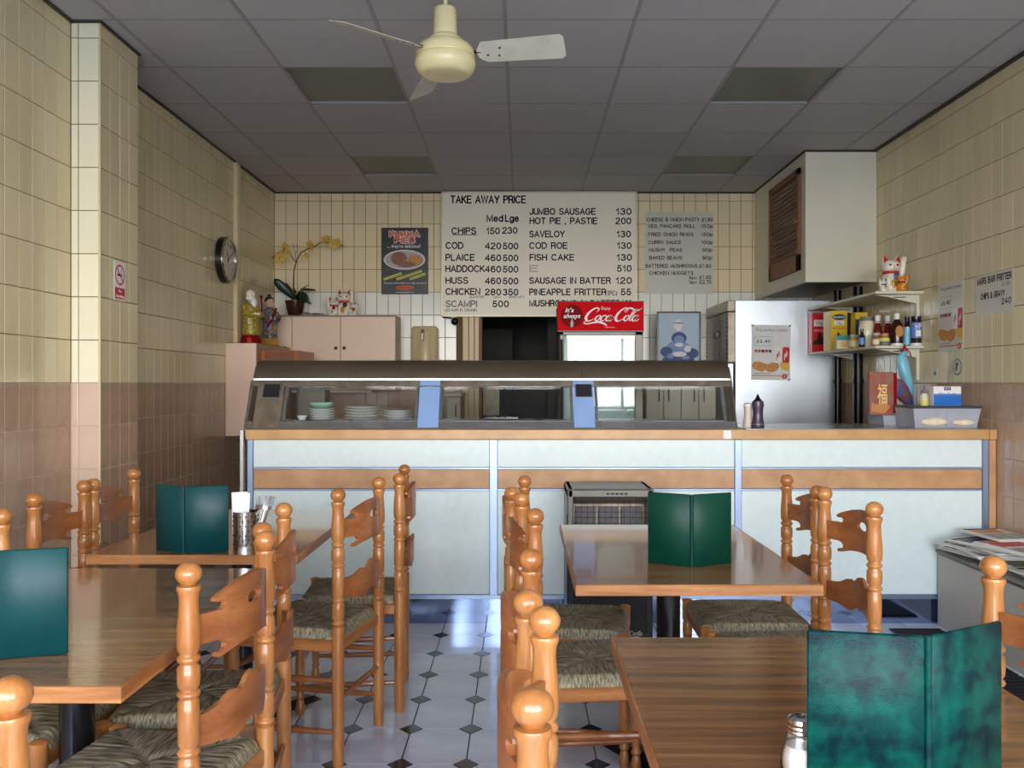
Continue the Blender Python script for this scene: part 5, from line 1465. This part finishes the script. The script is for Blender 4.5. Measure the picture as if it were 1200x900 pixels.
fb(795, 421, 19, 5, 'blue_print', .0098); fb(795, 408, 14, 9, 'blue_light_print', .0096); fb(796, 396, 9, 7, 'blue_print', .0094); fb(796, 398, 6, 5, 'blue_light_print', .009)
fb(781, 412, 7, 6, 'blue_print', .0092); fb(811, 414, 8, 6, 'blue_print', .0092); fb(796, 415, 9, 3, 'white_print', .0086); fb(796, 404, 5, 2.5, 'white_print', .0086); fb(786, 417, 4, 3, 'blue_light_print', .0086); fb(806, 409, 4, 4, 'white_print', .0086); fb(804, 419, 5, 2, 'blue_light_print', .0084)
MB().box((790 - 770) / 51.5 * Wp, (801 - 770) / 51.5 * Wp, .0085, .009, (1 - zz_(379) / Hp) * Hp, (1 - zz_(378) / Hp) * Hp).build('figure_print', 'blue_print', fp)

# kitchen passage contents
kc = thing('kitchen_unit', 'dim cupboard and worktop in the dark kitchen passage', 'cupboard', (-.55, 9.3, 0))
MB().cbox(0, .5, 0, .55, 0, .9, .01).build('body', 'steel_dark', kc); MB().cbox(-.02, .52, -.02, .56, .901, .94, .005).build('top', 'steel', kc)
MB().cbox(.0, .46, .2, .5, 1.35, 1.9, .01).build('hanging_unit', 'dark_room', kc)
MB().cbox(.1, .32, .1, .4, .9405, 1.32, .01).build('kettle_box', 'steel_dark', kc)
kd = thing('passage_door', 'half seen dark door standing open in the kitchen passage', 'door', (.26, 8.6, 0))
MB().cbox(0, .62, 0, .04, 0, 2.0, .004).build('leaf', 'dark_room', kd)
MB().tube([(.05, -.03, 1.45), (.12, -.04, 1.45)], .008, 8).build('handle', 'chrome', kd)

# black pipes / duct between freezer and right wall
for (nm, lb, x, y, r, z1) in (('vertical_pipe', 'thick black vertical pipe right of the steel fridge', X(1005.5, 6.45), 6.45, .034, 2.02), ('vertical_pipe', 'black pipe in the shadow just beside the steel fridge', X(981.5, 6.72), 6.72, .028, 2.02)):
    t = thing(nm, lb, 'pipe', (x, y, 0), 0, 'black pipes behind the counter')
    MB().lathe([(r, 0), (r, z1)], n=20).build('pipe', 'duct_black', t, smooth=True)
    MB().lathe([(r + .006, 1.3), (r + .006, 1.33)], n=20).build('collar', 'duct_black', t, smooth=True)

# ------------------------------------------------------------------ shelves on the right wall
SHX = 2.25
def shelf(label, z, y0, y1):
    t = thing('wall_shelf', label, 'shelf', (SHX, y0, z), 0, 'white bracket shelves in the right corner')
    MB().cbox(0, WR - SHX - .001, 0, y1 - y0, -.018, 0, .003).build('board', 'shelf_paint', t)
    for yy in (.06, 1.0):
        mb = MB().prism([(.02, -.019), (WR - SHX - .022, -.019), (WR - SHX - .022, -.075), (.10, -.030)], 'y', yy, yy + .02)
        b = mb.build('bracket', 'shelf_paint', t)
        MB().box(.14, .22, yy - .001, yy, -.036, -.031).build('bracket_slot', 'ink', b)
    return t
zl, zu = Z(405, 5.5), Z(341, 5.5)
shelf('upper white wall shelf carrying the lucky cats', zu, 5.5, 6.75)
shelf('lower white wall shelf crowded with sauce bottles', zl, 5.5, 6.79)
for yy in (5.56, 6.50):
    lb = ('near', 'rear')[yy > 6]
    tag(MB().cbox(-.0, .020, 0, .022, 1.32, zu + .0 - .0005 + .0, .002).build('shelf_upright', 'shelf_paint', loc=(WR - .021, yy, 0)), lb + ' white slotted upright holding the wall shelves', 'upright')

# things standing on the lower shelf. at(px, Y) gives the place
G1 = 'jars and bottles on the lower wall shelf'
def bottle(name, label, px, Y, prof, m, cap=None, capm='white_plastic', lab=None, labm='paper', txt=None, z=None, xo=0):
    t = thing(name, label, 'bottle', (X(px, Y) + xo, Y, (zl if z is None else z) + .0003), 0, G1 if z is None else None)
    MB().lathe(prof, n=22).build('bottle_body', m, t, smooth=True, angle=50)
    if cap: MB().lathe(cap, n=20).build('cap', capm, t, smooth=True, angle=40)
    if lab:
        (r, z0, z1) = lab
        MB().lathe([(r, z0), (r + .0006, z0), (r + .0006, z1), (r, z1)], n=24, cap=False).build('label', labm, t, smooth=True)
    if txt: 
        s, w, h, zc, r, tm = txt
        text(t, s, -w / 2, zc, w, h, tm, y=-r - .002)
    return t
# boxes
def carton(name, label, x, Y, w, d, h, m, z=zl, group=G1, cat='box'):
    t = thing(name, label, cat, (x, Y, z + .0003), 0, group)
    MB().cbox(0, w, 0, d, 0, h, .002).build('carton', m, t); return t
Yr = 6.70
t = carton('dispenser_box', 'red carton with a torn opening at the far end of the lower shelf', X(951, Yr), Yr, 18 * Yr / F, .085, Z(366.5, Yr) - zl, 'red')
t.location.x = SHX + .001; hh = Z(366.5, Yr) - zl; ww = 18 * Yr / F
MB().prism([(.0, .075), (ww * .30, .10), (ww * .42, .15), (ww * .55, .15), (ww * .72, .11), (ww, .085), (ww * .9, .06), (.01, .06)], 'y', -.0015, -.0003).build('opening', 'hair_dark', t)
MB().box(ww * .12, ww * .85, -.0012, -.0003, hh - .105, hh - .055).build('price_label', 'white_print', t); text(t, '15p', ww * .28, hh - .092, ww * .42, .026, 'ink', y=-.0018)
text(t, 'KETCHUP', ww * .15, hh - .145, ww * .7, .013, 'white_print', y=-.001)
Yr = 6.32
t = carton('dispenser_box', 'yellow sachet carton with blue oval badge on the lower shelf', SHX + .012, Yr, 19 * Yr / F, .16, Z(364, Yr) - zl, 'yellow_card')
hh = Z(364, Yr) - zl; ww = 19 * Yr / F
MB().prism([(ww / 2 + ww * .44 * math.cos(2 * PI * k / 24), hh - .048 + .022 * math.sin(2 * PI * k / 24)) for k in range(24)], 'y', -.0012, -.0003).build('badge', 'navy', t)
text(t, "HELLMANN'S", ww * .12, hh - .055, ww * .76, .015, 'white_print', y=-.0018, bold=.001)
MB().box(ww * .2, ww * .8, -.0012, -.0003, hh - .105, hh - .075).build('price_label', 'white_print', t); text(t, '15p', ww * .36, hh - .100, ww * .3, .020, 'ink', y=-.0018)
text(t, 'MAYONNAISE', ww * .12, hh - .135, ww * .76, .013, 'red', y=-.001, bold=.0005)
MB().prism([(.0, .0), (ww * .5, 0), (ww * .5, .07), (ww * .25, .13), (0, .07)], 'y', -.0014, -.0003, Matrix.Translation((ww * .2, 0, .01))).build('opening', 'hair_dark', t)
MB().cbox(ww + .002, ww + .030, .03, .13, .06, hh - .04, .001).build('flap', 'navy', t)
t = carton('small_carton', 'small teal and cream carton standing in front of the yellow one', X(980, 6.05) + .005, 6.05, .095, .05, .095, 'cream_card')
MB().box(0, .095, -.001, -.0002, .062, .095).build('teal_band', 'teal_card', t); MB().box(.03, .07, -.001, -.0002, .015, .05).build('print', 'chips_print', t)
t = carton('small_carton', 'second yellow carton behind the glass jar on the lower shelf', SHX + .150, 6.22, .09, .09, .27, 'yellow_card')
MB().box(.0, .03, -.001, -.0002, .05, .22).build('navy_band', 'navy', t)
def jarprof(r, h, n=.7): return [(0, 0), (r * .94, 0), (r, .006), (r, h * n), (r * .93, h * (n + .12)), (r * .75, h * .92), (r * .75, h)]
bottle('spice_jar', 'little jar with pale label beside the teal carton', 1000.5, 5.92, jarprof(.030, .075), 'mustard', [(.0245, .074), (.0255, .076), (.0255, .092), (0, .092)], 'paper_grey', (.0305, .012, .05), 'cream_card')
bottle('glass_jar', 'large rounded glass jar of mayonnaise with dark oval label', 1016, 5.80, [(0, 0), (.044, 0), (.050, .01), (.052, .10), (.050, .14), (.040, .175), (.036, .18)], 'mayo', [(.044, .178), (.046, .182), (.046, .205), (0, .208)], 'ink_grey', None, 'navy', ("MAYO", .036, .010, .098, .0515, 'white_print'))
bottle('small_bottle', 'small dark bottle with a blue label in front of the mayonnaise', 1010, 5.70, [(0, 0), (.019, 0), (.020, .004), (.020, .07), (.010, .088), (.009, .10)], 'brown_sauce', [(.011, .099), (.011, .117), (0, .118)], 'black_gloss', (.0203, .015, .060), 'blue_label')
def kprof(h=.16): return [(0, 0), (.032, 0), (.034, .006), (.034, .05), (.032, .08), (.024, .13), (.016, .165), (.015, .172)]
kcap = [(.0155, .170), (.0175, .172), (.0175, .200), (.0165, .208), (0, .209)]
for (px, Y, lb) in ((1028.5, 5.72, 'red sauce bottle with white cap, left one of two'), (1040.5, 5.74, 'red sauce bottle with white cap, right one beside the brown sauce')):
    t = bottle('sauce_bottle', lb, px, Y, kprof(), 'ketchup', kcap, 'white_plastic', (.0168, .148, .165), 'white_print')
t = bottle('small_jar', 'small jar with pale label in front of the red bottles', 1027, 5.60, jarprof(.026, .07), 'pie_print', [(.021, .069), (.0225, .072), (.0225, .086), (0, .086)], 'paper_grey', (.0263, .01, .045), 'cream_card')
t = bottle('small_jar', 'small jar with a yellow label band in front of the red bottles', 1036.5, 5.57, jarprof(.032, .062), 'ink_grey', [(.026, .061), (.0275, .064), (.0275, .080), (0, .081)], 'amber_label', (.0323, .030, .052), 'poster_yellow')
t = bottle('sauce_bottle', 'dark brown sauce bottle with an amber oval label', 1051, 5.60, [(0, 0), (.037, 0), (.038, .005), (.038, .12), (.032, .145), (.018, .165), (.017, .175)], 'brown_sauce', [(.0175, .173), (.0185, .175), (.0185, .212), (0, .213)], 'white_plastic')
MB().prism([(.026 * math.cos(2 * PI * k / 20), .095 + .036 * math.sin(2 * PI * k / 20)) for k in range(20)], 'y', -.0405, -.0385).build('oval_label', 'amber_label', t)

MB().lathe([(.0388, 0), (.0388, .018)], n=24).build('white_base', 'white_plastic', t)
t = bottle('sauce_bottle', 'slim dark bottle with pale blue label and blue cap', 1063, 5.60, [(0, 0), (.021, 0), (.022, .004), (.022, .12), (.013, .150), (.012, .160)], 'brown_sauce', [(.0135, .158), (.0145, .160), (.0145, .192), (0, .193)], 'navy', (.0224, .008, .125), 'bag_blue')
t = bottle('sauce_bottle', 'dark brown sauce bottle with large blue and white letters', 1073.5, 5.555, [(0, 0), (.029, 0), (.031, .004), (.031, .14), (.029, .158), (.027, .165)], 'brown_sauce', [(.029, .160), (.030, .163), (.030, .190), (0, .191)], 'black_gloss', (.0314, .05, .150), 'blue_label', ('HP', .040, .036, .105, .032, 'white_print'))
MB().lathe([(.0318, 0), (.0318, .018)], n=24).build('white_base', 'white_plastic', t)
MB().box(-.016, .016, -.0335, -.0318, .06, .10).build('label_picture', 'white_print', t)

# ------------------------------------------------------------------ lucky cats
def lucky_cat(label, x, y, z, H, mb_='porcelain', coin='gold_paint', bib='blue_glaze', collar='red', arm=1, ear='red', group='beckoning cat figurines', rz=0.0):
    s = H / .21
    t = thing('lucky_cat', label, 'figurine', (x, y, z + .0004), rz, group); t.scale = (s, s, s)
    b = MB().lathe([(0, 0), (.046, 0), (.056, .006), (.060, .03), (.054, .065), (.042, .095), (.034, .108), (.0, .11)], n=24)
    b.ell((0, -.004, .145), (.050, .042, .040), 20, 12)
    b.ell((-.034, -.035, .018), (.020, .026, .017)).ell((.034, -.035, .018), (.020, .026, .017)).ell((-.030, -.040, .060), (.014, .016, .030))
    b.build('body', mb_, t, smooth=True, angle=80)
    a = MB().tube([(.040 * arm, -.008, .080), (.056 * arm, -.016, .115), (.060 * arm, -.020, .150), (.060 * arm, -.024, .178)], [.017, .016, .014, .015], 12)
    a.ell((.060 * arm, -.028, .182), (.017, .015, .017)); a.build('raised_arm', mb_, t, smooth=True, angle=80)
    for sx in (-1, 1):
        e = MB().add([(sx * .010, 0, .172), (sx * .050, 0, .156), (sx * .042, 0, .216), (sx * .030, -.018, .170), (sx * .030, .014, .168)], [(0, 3, 2), (3, 1, 2), (1, 4, 2), (4, 0, 2)]).build('ear', mb_, t)
        MB().add([(sx * .015, -.020, .172), (sx * .046, -.016, .162), (sx * .042, -.004, .210)], [(0, 1, 2)]).build('inner_ear', ear, e)
        MB().ell((sx * .020, -.042, .150), (.008, .004, .005), 10, 6).build('eye', 'ink', t, smooth=True)
    MB().ell((0, -.047, .139), (.004, .003, .003), 8, 5).build('nose', ear, t)
    m_ = MB(); ribbon(m_, [(-.012, .128), (-.006, .124), (0, .130), (.006, .124), (.012, .128)], [.0022] * 5, 0, 0, 1, 1, -.0465); m_.build('mouth', ear, t, fix=False)
    MB().lathe([(.040, .104), (.046, .108), (.046, .116), (.040, .120)], n=24, cap=False).build('collar', collar, t, smooth=True)
    MB().ell((.012, -.052, .086), (.017, .008, .020)).build('bib', bib, t, smooth=True)
    MB().ell((-.004, -.060, .046), (.018, .007, .025)).build('coin', coin, t, smooth=True)
    text(t, '福', -.014, .034, .020, .024, 'ink', y=-.0685)
    return t
YC = 5.62
lucky_cat('large white beckoning cat with red ears on the upper shelf', X(1044, YC), YC, zu, (Z(303, YC) - zu + .008) * 1.06, bib='blue_glaze', arm=1)
lucky_cat('small pale cat figurine at the left foot of the large white cat', X(1035, 5.54), 5.54, zu, .085, collar='navy', coin='white_china', bib='teal_card', ear='navy', arm=-1)
lucky_cat('small orange glazed cat figurine on the upper shelf', X(1056.5, 5.54), 5.54, zu, .11, 'orange_glaze', 'poster_yellow', 'gold_paint', 'brown_sauce', arm=1, ear='orange_glaze')
zc = uz1 + .0065
lucky_cat('middle beckoning cat with a drum on the left cupboard', X(404, 7.42), 7.42, zc, .235, 'porcelain', 'gold_paint', 'hair_dark', 'red', arm=1)
lucky_cat('smaller beckoning cat at the left of the cupboard trio', X(391, 7.36), 7.36, zc, .165, 'porcelain', 'cream_card', 'red_dark', 'red', arm=-1)
lucky_cat('smallest beckoning cat at the right of the cupboard trio', X(414, 7.34), 7.34, zc, .12, 'porcelain', 'cream_card', 'red_dark', 'red', arm=1)
tag(MB().cbox(-.10, .10, -.03, .03, 0, .02, .004).ell((-.05, 0, .022), (.03, .02, .012)).ell((.03, 0, .018), (.05, .018, .010)).build('trinket_heap', 'robe_dark', loc=(X(366, 7.36), 7.36, zc)), 'small dark trinkets lying beside the orchid pot', 'trinkets')

# ------------------------------------------------------------------ robed figurines on the narrow cupboard
def sage(name, label, x, y, z, H, robe, hairm, beard, base, rz):
    s = H / .36
    t = thing(name, label, 'figurine', (x, y, z + .0004), rz, 'robed porcelain figurines'); t.scale = (s, s, s)
    MB().lathe([(0, 0), (.066, 0), (.070, .008), (.062, .03), (.056, .055), (0, .056)], n=20).build('base', base, t, smooth=True)
    b = MB().lathe([(0, .05), (.052, .052), (.058, .07), (.050, .13), (.047, .19), (.052, .235), (.044, .262), (.020, .275), (.016, .285)], n=22)
    b.build('robe', robe, t, smooth=True)
    a = MB()
    for q in (-1, 1):
        a.tube([(q * .042, 0, .245), (q * .058, -.015, .205), (q * .040, -.050, .190), (q * .018, -.062, .195)], [.020, .022, .022, .018], 10)
        a.add([(q * .030, -.045, .185), (q * .050, -.035, .185), (q * .045, -.030, .125), (q * .032, -.045, .130)], [(0, 1, 2, 3)])
    a.build('sleeves', robe, t, smooth=True)
    h = MB().ell((0, -.004, .310), (.030, .031, .036), 18, 12).ell((0, -.036, .308), (.005, .007, .008), 8, 6).ell((-.030, 0, .306), (.006, .008, .012)).ell((.030, 0, .306), (.006, .008, .012))
    for q in (-1, 1): MB().ell((q * .012, -.066, .197), (.012, .010, .010)).build('hand', 'skin_glaze' if not beard else 'porcelain', t, smooth=True)
    h.build('head', 'skin_glaze' if not beard else 'porcelain', t, smooth=True)
    for q in (-1, 1): MB().ell((q * .011, -.033, .316), (.004, .003, .003), 8, 5).build('eye', 'ink', t)
    if beard:
        MB().ell((0, .002, .330), (.032, .032, .034), 16, 10).build('bald_crown', 'porcelain', t, smooth=True)
        MB().lathe([(0, -.12), (.006, -.11), (.020, -.05), (.024, -.01), (.014, .004), (0, .006)], (0, -.030, .296), 14).build('beard', 'white_china', t, smooth=True)
        MB().tube([(.040, -.060, .20), (.046, -.058, .25), (.046, -.05, .31)], .005, 8).ell((.046, -.05, .315), (.012, .012, .012)).build('peach_staff', 'red_dark', t, smooth=True)
    else:
        MB().ell((0, .006, .325), (.034, .032, .034), 16, 10).ell((0, .012, .36), (.014, .014, .016)).build('hair', hairm, t, smooth=True)
        MB().tube([(-.03, -.05, .14), (0, -.070, .20), (.03, -.05, .27)], .008, 8).build('sash', 'red_dark', t, smooth=True)
        MB().ell((.02, -.055, .13), (.012, .010, .02)).ell((-.015, -.05, .10), (.010, .010, .02)).build('ornament', 'gold_paint', t, smooth=True)
    return t
zcb = .91 + .6864
sage('sage_figurine', 'white bearded sage figurine in a yellow robe', X(294, 6.46), 6.46, zcb, Z(340, 6.46) - zcb, 'robe_yellow', 'porcelain', True, 'red_dark', .9)
sage('robed_figurine', 'dark haired figurine in a grey and maroon robe', X(316, 7.0), 7.0, zcb, Z(347, 7.0) - zcb, 'robe_dark', 'hair_dark', False, 'gold_paint', .6)
tag(MB().lathe([(0, 0), (.02, 0), (.022, .02), (.018, .04), (0, .04)], n=14).build('red_candle', 'red', loc=(X(292, 6.40) + .01, 6.375, zcb + .0003)), 'small red votive cup at the bearded figurine\'s feet', 'votive cup')

# ------------------------------------------------------------------ orchid
po = thing('potted_orchid', 'yellow orchid in a glazed brown pot on the pink cupboard', 'orchid', (X(346, 7.42), 7.42, zc + .0003))
SO = 7.42 / F
MB().lathe([(0, 0), (.052, 0), (.062, .02), (.078, .09), (.082, .118), (.088, .122), (.088, .134), (.080, .136), (.076, .12), (0, .118)], n=30).build('pot', 'terracotta_glaze', po, smooth=True)
MB().lathe([(0, .119), (.077, .119), (.077, .121), (0, .121)], n=20).build('soil', 'hair_dark', po)
def oc(cx, cy, y=0.0):   # crop 7.5x from (310, 260) -> local x, y, z
    return Vector(((310 + cx / 7.5 - 346) * SO, y, (370 - 260 - cy / 7.5) * SO - .004))
MB().tube([oc(255, 690), oc(258, 560, -.01), oc(262, 430, -.02), oc(290, 330, -.03), oc(330, 265, -.04), oc(390, 235, -.05), oc(440, 222, -.05), oc(500, 182, -.06), oc(560, 175, -.05), oc(640, 185, -.04), oc(700, 205, -.04)], [.006, .006, .005, .005, .005, .0045, .004, .004, .0035, .003, .005], 8).build('stem', 'stem', po, smooth=True)
MB().tube([oc(280, 345, -.03), oc(235, 270, -.05), oc(195, 240, -.05), oc(120, 270, -.04), oc(78, 312, -.03)], [.004, .0035, .003, .003, .005], 7).build('stem', 'stem', po, smooth=True)
MB().tube([oc(282, 320, -.03), oc(278, 250, -.03), oc(265, 205, -.03), oc(252, 180, -.03)], .002, 6).tube([oc(280, 270, -.03), oc(300, 235, -.03), oc(290, 205, -.03), oc(298, 185, -.03)], .002, 6).build('twig', 'stem', po)
def leaf(pts, wd, tilt=0.0):
    mb = MB(); vs = []
    n = len(pts)
    for i, p in enumerate(pts):
        d = (pts[min(i + 1, n - 1)] - pts[max(i - 1, 0)]).normalized()
        sd = d.cross(Vector((0, -1, tilt))).normalized() * wd[i]
        vs += [tuple(p + sd), tuple(p + Vector((0, .008, 0))), tuple(p - sd)]
    fs = []
    for i in range(n - 1):
        for k in (0, 1): fs.append((3 * i + k, 3 * i + k + 1, 3 * i + k + 4, 3 * i + k + 3))
    o = mb.add(vs, fs).build('leaf', 'leaf', po, smooth=True, angle=80)
    sm = o.modifiers.new('thickness', 'SOLIDIFY'); sm.thickness = .002
leaf([oc(270, 680), oc(225, 620, -.03), oc(165, 560, -.06), oc(125, 520, -.07), oc(105, 500, -.07)], [.008, .030, .040, .030, .008])
leaf([oc(265, 680, .01), oc(215, 590, .02), oc(180, 520, .03)], [.008, .025, .004])
leaf([oc(265, 660), oc(258, 600, .02), oc(242, 552, .03)], [.01, .016, .002])
leaf([oc(270, 650), oc(330, 590, -.04), oc(400, 548, -.06)], [.008, .012, .003], .8)
leaf([oc(275, 650), oc(360, 585, -.03), oc(440, 592, -.05), oc(465, 600, -.05)], [.008, .014, .012, .003], .8)
leaf([oc(275, 680), oc(325, 640, -.06), oc(370, 660, -.09), oc(400, 690, -.09), oc(432, 718, -.09)], [.010, .036, .040, .022, .002])
for i, (cx, cy, s0, a) in enumerate(((200, 225, 1.25, 0), (150, 315, 1.2, .5), (212, 270, .8, .9), (420, 205, 1.15, .3), (385, 290, .7, .8), (545, 155, 1.0, .2), (582, 150, .9, 1.0), (620, 190, 1.15, .6), (655, 172, .8, 0))):
    f = MB()
    for k in range(5):
        an = a + 2 * PI * k / 5
        R2 = Matrix.Rotation(an, 4, 'Y') 
        s = s0 * 1.3; wdt = .017 if k in (1, 4) else .012
        f.add([(0, 0, 0), (-wdt * s, -.006, .018 * s), (0, -.010, .036 * s), (wdt * s, -.006, .018 * s), (0, -.002, .018 * s)], [(0, 3, 4), (3, 2, 4), (2, 1, 4), (1, 0, 4)], R2)
    o = f.build('flower', 'petal', po); o.location = oc(cx, cy, -.055); o.rotation_euler = (.2, 0, (i % 3 - 1) * .6)
    sm = o.modifiers.new('thickness', 'SOLIDIFY'); sm.thickness = .0015
    MB().ell((0, -.012, 0), (.005 * s, .008, .006 * s), 8, 6).build('lip', 'amber_label', o)

# ------------------------------------------------------------------ things on the counter
cz = 1.0553
t = bottle('salt_shaker', 'white waisted salt shaker beside the vinegar bottle', 876.5, 4.80, [(0, 0), (.026, 0), (.028, .004), (.024, .045), (.019, .07), (.022, .10), (.023, .128), (.018, .134), (0, .135)], 'salt_plastic', z=1.0551)
t['category'] = 'shaker'; MB().lathe([(.0235, .116), (.0238, .118), (.0236, .130), (.012, .137), (0, .137)], n=20).build('cap', 'white_plastic', t, smooth=True)
t = bottle('vinegar_bottle', 'dark purple plastic vinegar bottle with pointed black cap', 888, 4.76, [(0, 0), (.034, 0), (.036, .004), (.035, .02), (.030, .04), (.0275, .07), (.029, .10), (.033, .125), (.030, .145), (.02, .150)], 'vinegar_bottle', [(.021, .149), (.022, .151), (.014, .158), (.011, .165), (.006, .176), (.003, .184), (0, .185)], 'black_gloss', z=1.0553)
MB().lathe([(.0352, .018), (.0356, .020), (.0352, .022)], n=24, cap=False).build('ring', 'ink_grey', t)

tr = thing('plastic_tray', 'low clear plastic tray under the red gift box', 'tray', (2.09, 5.00, 1.0555))
def tray(par, x0, x1, y0, y1, h, m, tp=.012, th=.003):
    o = [(x0, y0), (x1, y0), (x1, y1), (x0, y1)]; 
    def ring(i, z): return [(x0 + i, y0 + i, z), (x1 - i, y0 + i, z), (x1 - i, y1 - i, z), (x0 + i, y1 - i, z)]
    vs = ring(tp, 0) + ring(0, h) + ring(th, h) + ring(tp + th, th)
    fs = [(0, 1, 2, 3), (12, 13, 14, 15)] + [q for i in range(4) for q in ((i, (i + 1) % 4, (i + 1) % 4 + 4, i + 4), (i + 4, (i + 1) % 4 + 4, (i + 1) % 4 + 8, i + 8), (i + 8, (i + 1) % 4 + 8, (i + 1) % 4 + 12, i + 12))]
    return MB().add(vs, fs).build('tub', m, par)
tray(tr, 0, .245, 0, .24, .055, 'tub_plastic')
MB().cbox(-.004, .249, -.004, .244, .0555, .059, .001).build('lid', 'tub_plastic', tr)
gb = thing('gift_box', 'tall red box with a gold character hanging by a loop', 'box', (X(1019, 5.02), 5.02, 1.0555 + .0595))
Wg, Hg = 28.5 * 5.02 / F, Z(436, 5.02) - 1.0555 - .0595
MB().cbox(0, Wg, 0, .05, 0, Hg, .002).build('carton', 'red_lacquer', gb)
MB().box(Wg + .0005, Wg + .022, .01, .05, .01, Hg - .005).build('inner_flap', 'red_dark', gb)
text(gb, '福', Wg * .32, Hg * .30, Wg * .40, Hg * .43, 'gold_print', y=-.002, bold=.001)
MB().prism([(.01, .02), (.09, .01), (.12, .05), (.08, .075), (.04, .06), (.012, .075)], 'y', -.0012, -.0003).build('cloud_print', 'amber_label', gb)
MB().tube([(Wg * .42, .02, Hg), (Wg * .50, .02, Hg + .045), (Wg * .58, .02, Hg)], .0015, 6).build('loop', 'hair_dark', gb)

tbx = thing('plastic_tub', 'grey translucent storage tub with dark lid at the counter end', 'tub', (2.150, 4.745, 1.0555))
tray(tbx, 0, .372, 0, .24, .105, 'tub_plastic', .016, .003)
tbx.children[0].data.materials[0] = M['tub_plastic']
MB().cbox(-.006, .378, -.006, .246, .1055, .118, .004).build('lid', 'tub_lid', tbx)
MB().ell((.12, .006, .032), (.075, .012, .022)).ell((.28, .006, .028), (.06, .012, .018)).build('contents', 'tub_contents', tbx, smooth=True)
MB().cbox(.182, .188, -.002, .006, .01, .10, .001).build('moulded_rib', 'tub_plastic', tbx)
cf = thing('chip_fork_box', 'white and blue box of chip forks on the tub lid', 'box', (X(1092, 4.86), 4.84, 1.0555 + .1182))
Wf, Hf_ = 32.5 * 4.84 / F, .108
MB().cbox(0, Wf, 0, .10, 0, Hf_, .0015).build('carton', 'white_print', cf)
MB().box(.0005, Wf - .0005, -.001, -.0002, .001, Hf_ * .50).build('blue_field', 'chip_fork_blue', cf)
MB().box(.0005, Wf - .0005, -.001, -.0002, Hf_ * .50, Hf_ * .62).build('pale_field', 'blue_label', cf)
text(cf, 'Chip Forks', Wf * .17, Hf_ * .52, Wf * .66, Hf_ * .16, 'chip_fork_blue', y=-.0016, bold=.0008)
MB().box(Wf * .38, Wf * .62, -.001, -.0002, Hf_ * .80, Hf_ * .97).build('badge', 'navy', cf); text(cf, 'aro', Wf * .42, Hf_ * .85, Wf * .16, Hf_ * .08, 'white_print', y=-.0016)
bottle('squat_jar', 'squat jar with yellow contents left of the blue box', 1083, 4.86, jarprof(.022, .07), 'cream_card', [(.018, .069), (.019, .071), (.019, .085), (0, .085)], 'ink_grey', (.0223, .004, .03), 'poster_yellow', z=1.0555 + .1182)['category'] = 'jar'

# hanging bag
hb = thing('hanging_bag', 'light blue plastic bag of party bits hanging from the lower shelf by a red tie', 'bag', (2.385, 5.42, 1.14))
b = MB()
secs = [(.36, .012, .010, .02), (.33, .030, .018, .0), (.27, .040, .022, .01), (.20, .034, .024, .03), (.12, .026, .020, .05), (.06, .016, .012, .055), (.01, .006, .004, .065)]
vs = []; n = 14
for (z, rx, ry, cx) in secs:
    for k in range(n):
        a = 2 * PI * k / n; vs.append((cx + rx * math.cos(a) * (1 + .12 * math.sin(3 * a)), ry * math.sin(a), z))
b.add(vs, [(i * n + k, i * n + (k + 1) % n, (i + 1) * n + (k + 1) % n, (i + 1) * n + k) for i in range(len(secs) - 1) for k in range(n)] + [tuple(range(n))])
b.build('bag_film', 'bag_blue', hb, smooth=True)
b = MB(); vs = []
for (z, rx, cx) in ((.19, .050, -.055), (.15, .070, -.045), (.09, .065, -.012), (.04, .045, .015), (.02, .02, .03)):
    for k in range(n):
        a = 2 * PI * k / n; vs.append((cx + rx * math.cos(a), -.028 + .022 * math.sin(a), z + .25 * rx * math.cos(a) * -.8))
b.add(vs, [(i * n + k, i * n + (k + 1) % n, (i + 1) * n + (k + 1) % n, (i + 1) * n + k) for i in range(4) for k in range(n)] + [tuple(range(n))])
b.build('printed_packet', 'bag_print', hb, smooth=True)
hz = zl - .018 - 1.14
MB().tube([(.03, 0, .35), (.028, .03, .40), (.030, .06, hz - .02), (.03, .10, hz + .001)], .005, 7).tube([(.03, .01, .38), (.05, 0, .35), (.055, -.005, .32)], .004, 6).build('tie', 'red_string', hb, smooth=True)

# ------------------------------------------------------------------ fit every piece of lettering to its width and height
bpy.context.view_layer.update()
for (o, w, h) in FITS:
    bb = [Vector(c) for c in o.bound_box]
    x0, x1 = min(c.x for c in bb), max(c.x for c in bb)
    body = o.data.body
    y1 = max(c.y for c in bb); y0 = min(c.y for c in bb)
    desc = any(ch in body for ch in ',gjpqy')
    hh = y1 if (desc or y0 > -.01) else (y1 - y0)
    if x1 - x0 < 1e-6 or hh < 1e-6: continue
    sx, sy = w / (x1 - x0), h / hh
    o.scale = (sx, sy, 1)
    m = o.matrix_basis.to_3x3()
    o.location = o.location - (m @ Vector((x0, 0, 0)))
# lettering becomes plain mesh
dg = bpy.context.evaluated_depsgraph_get()
done = []
for (o, w, h) in FITS:
    me = bpy.data.meshes.new_from_object(o.evaluated_get(dg))
    n = bpy.data.objects.new('lettering', me); COL.objects.link(n)
    n.parent = o.parent; n.location = o.location; n.rotation_euler = o.rotation_euler; n.scale = o.scale
    done.append(o)
for o in done: bpy.data.objects.remove(o)
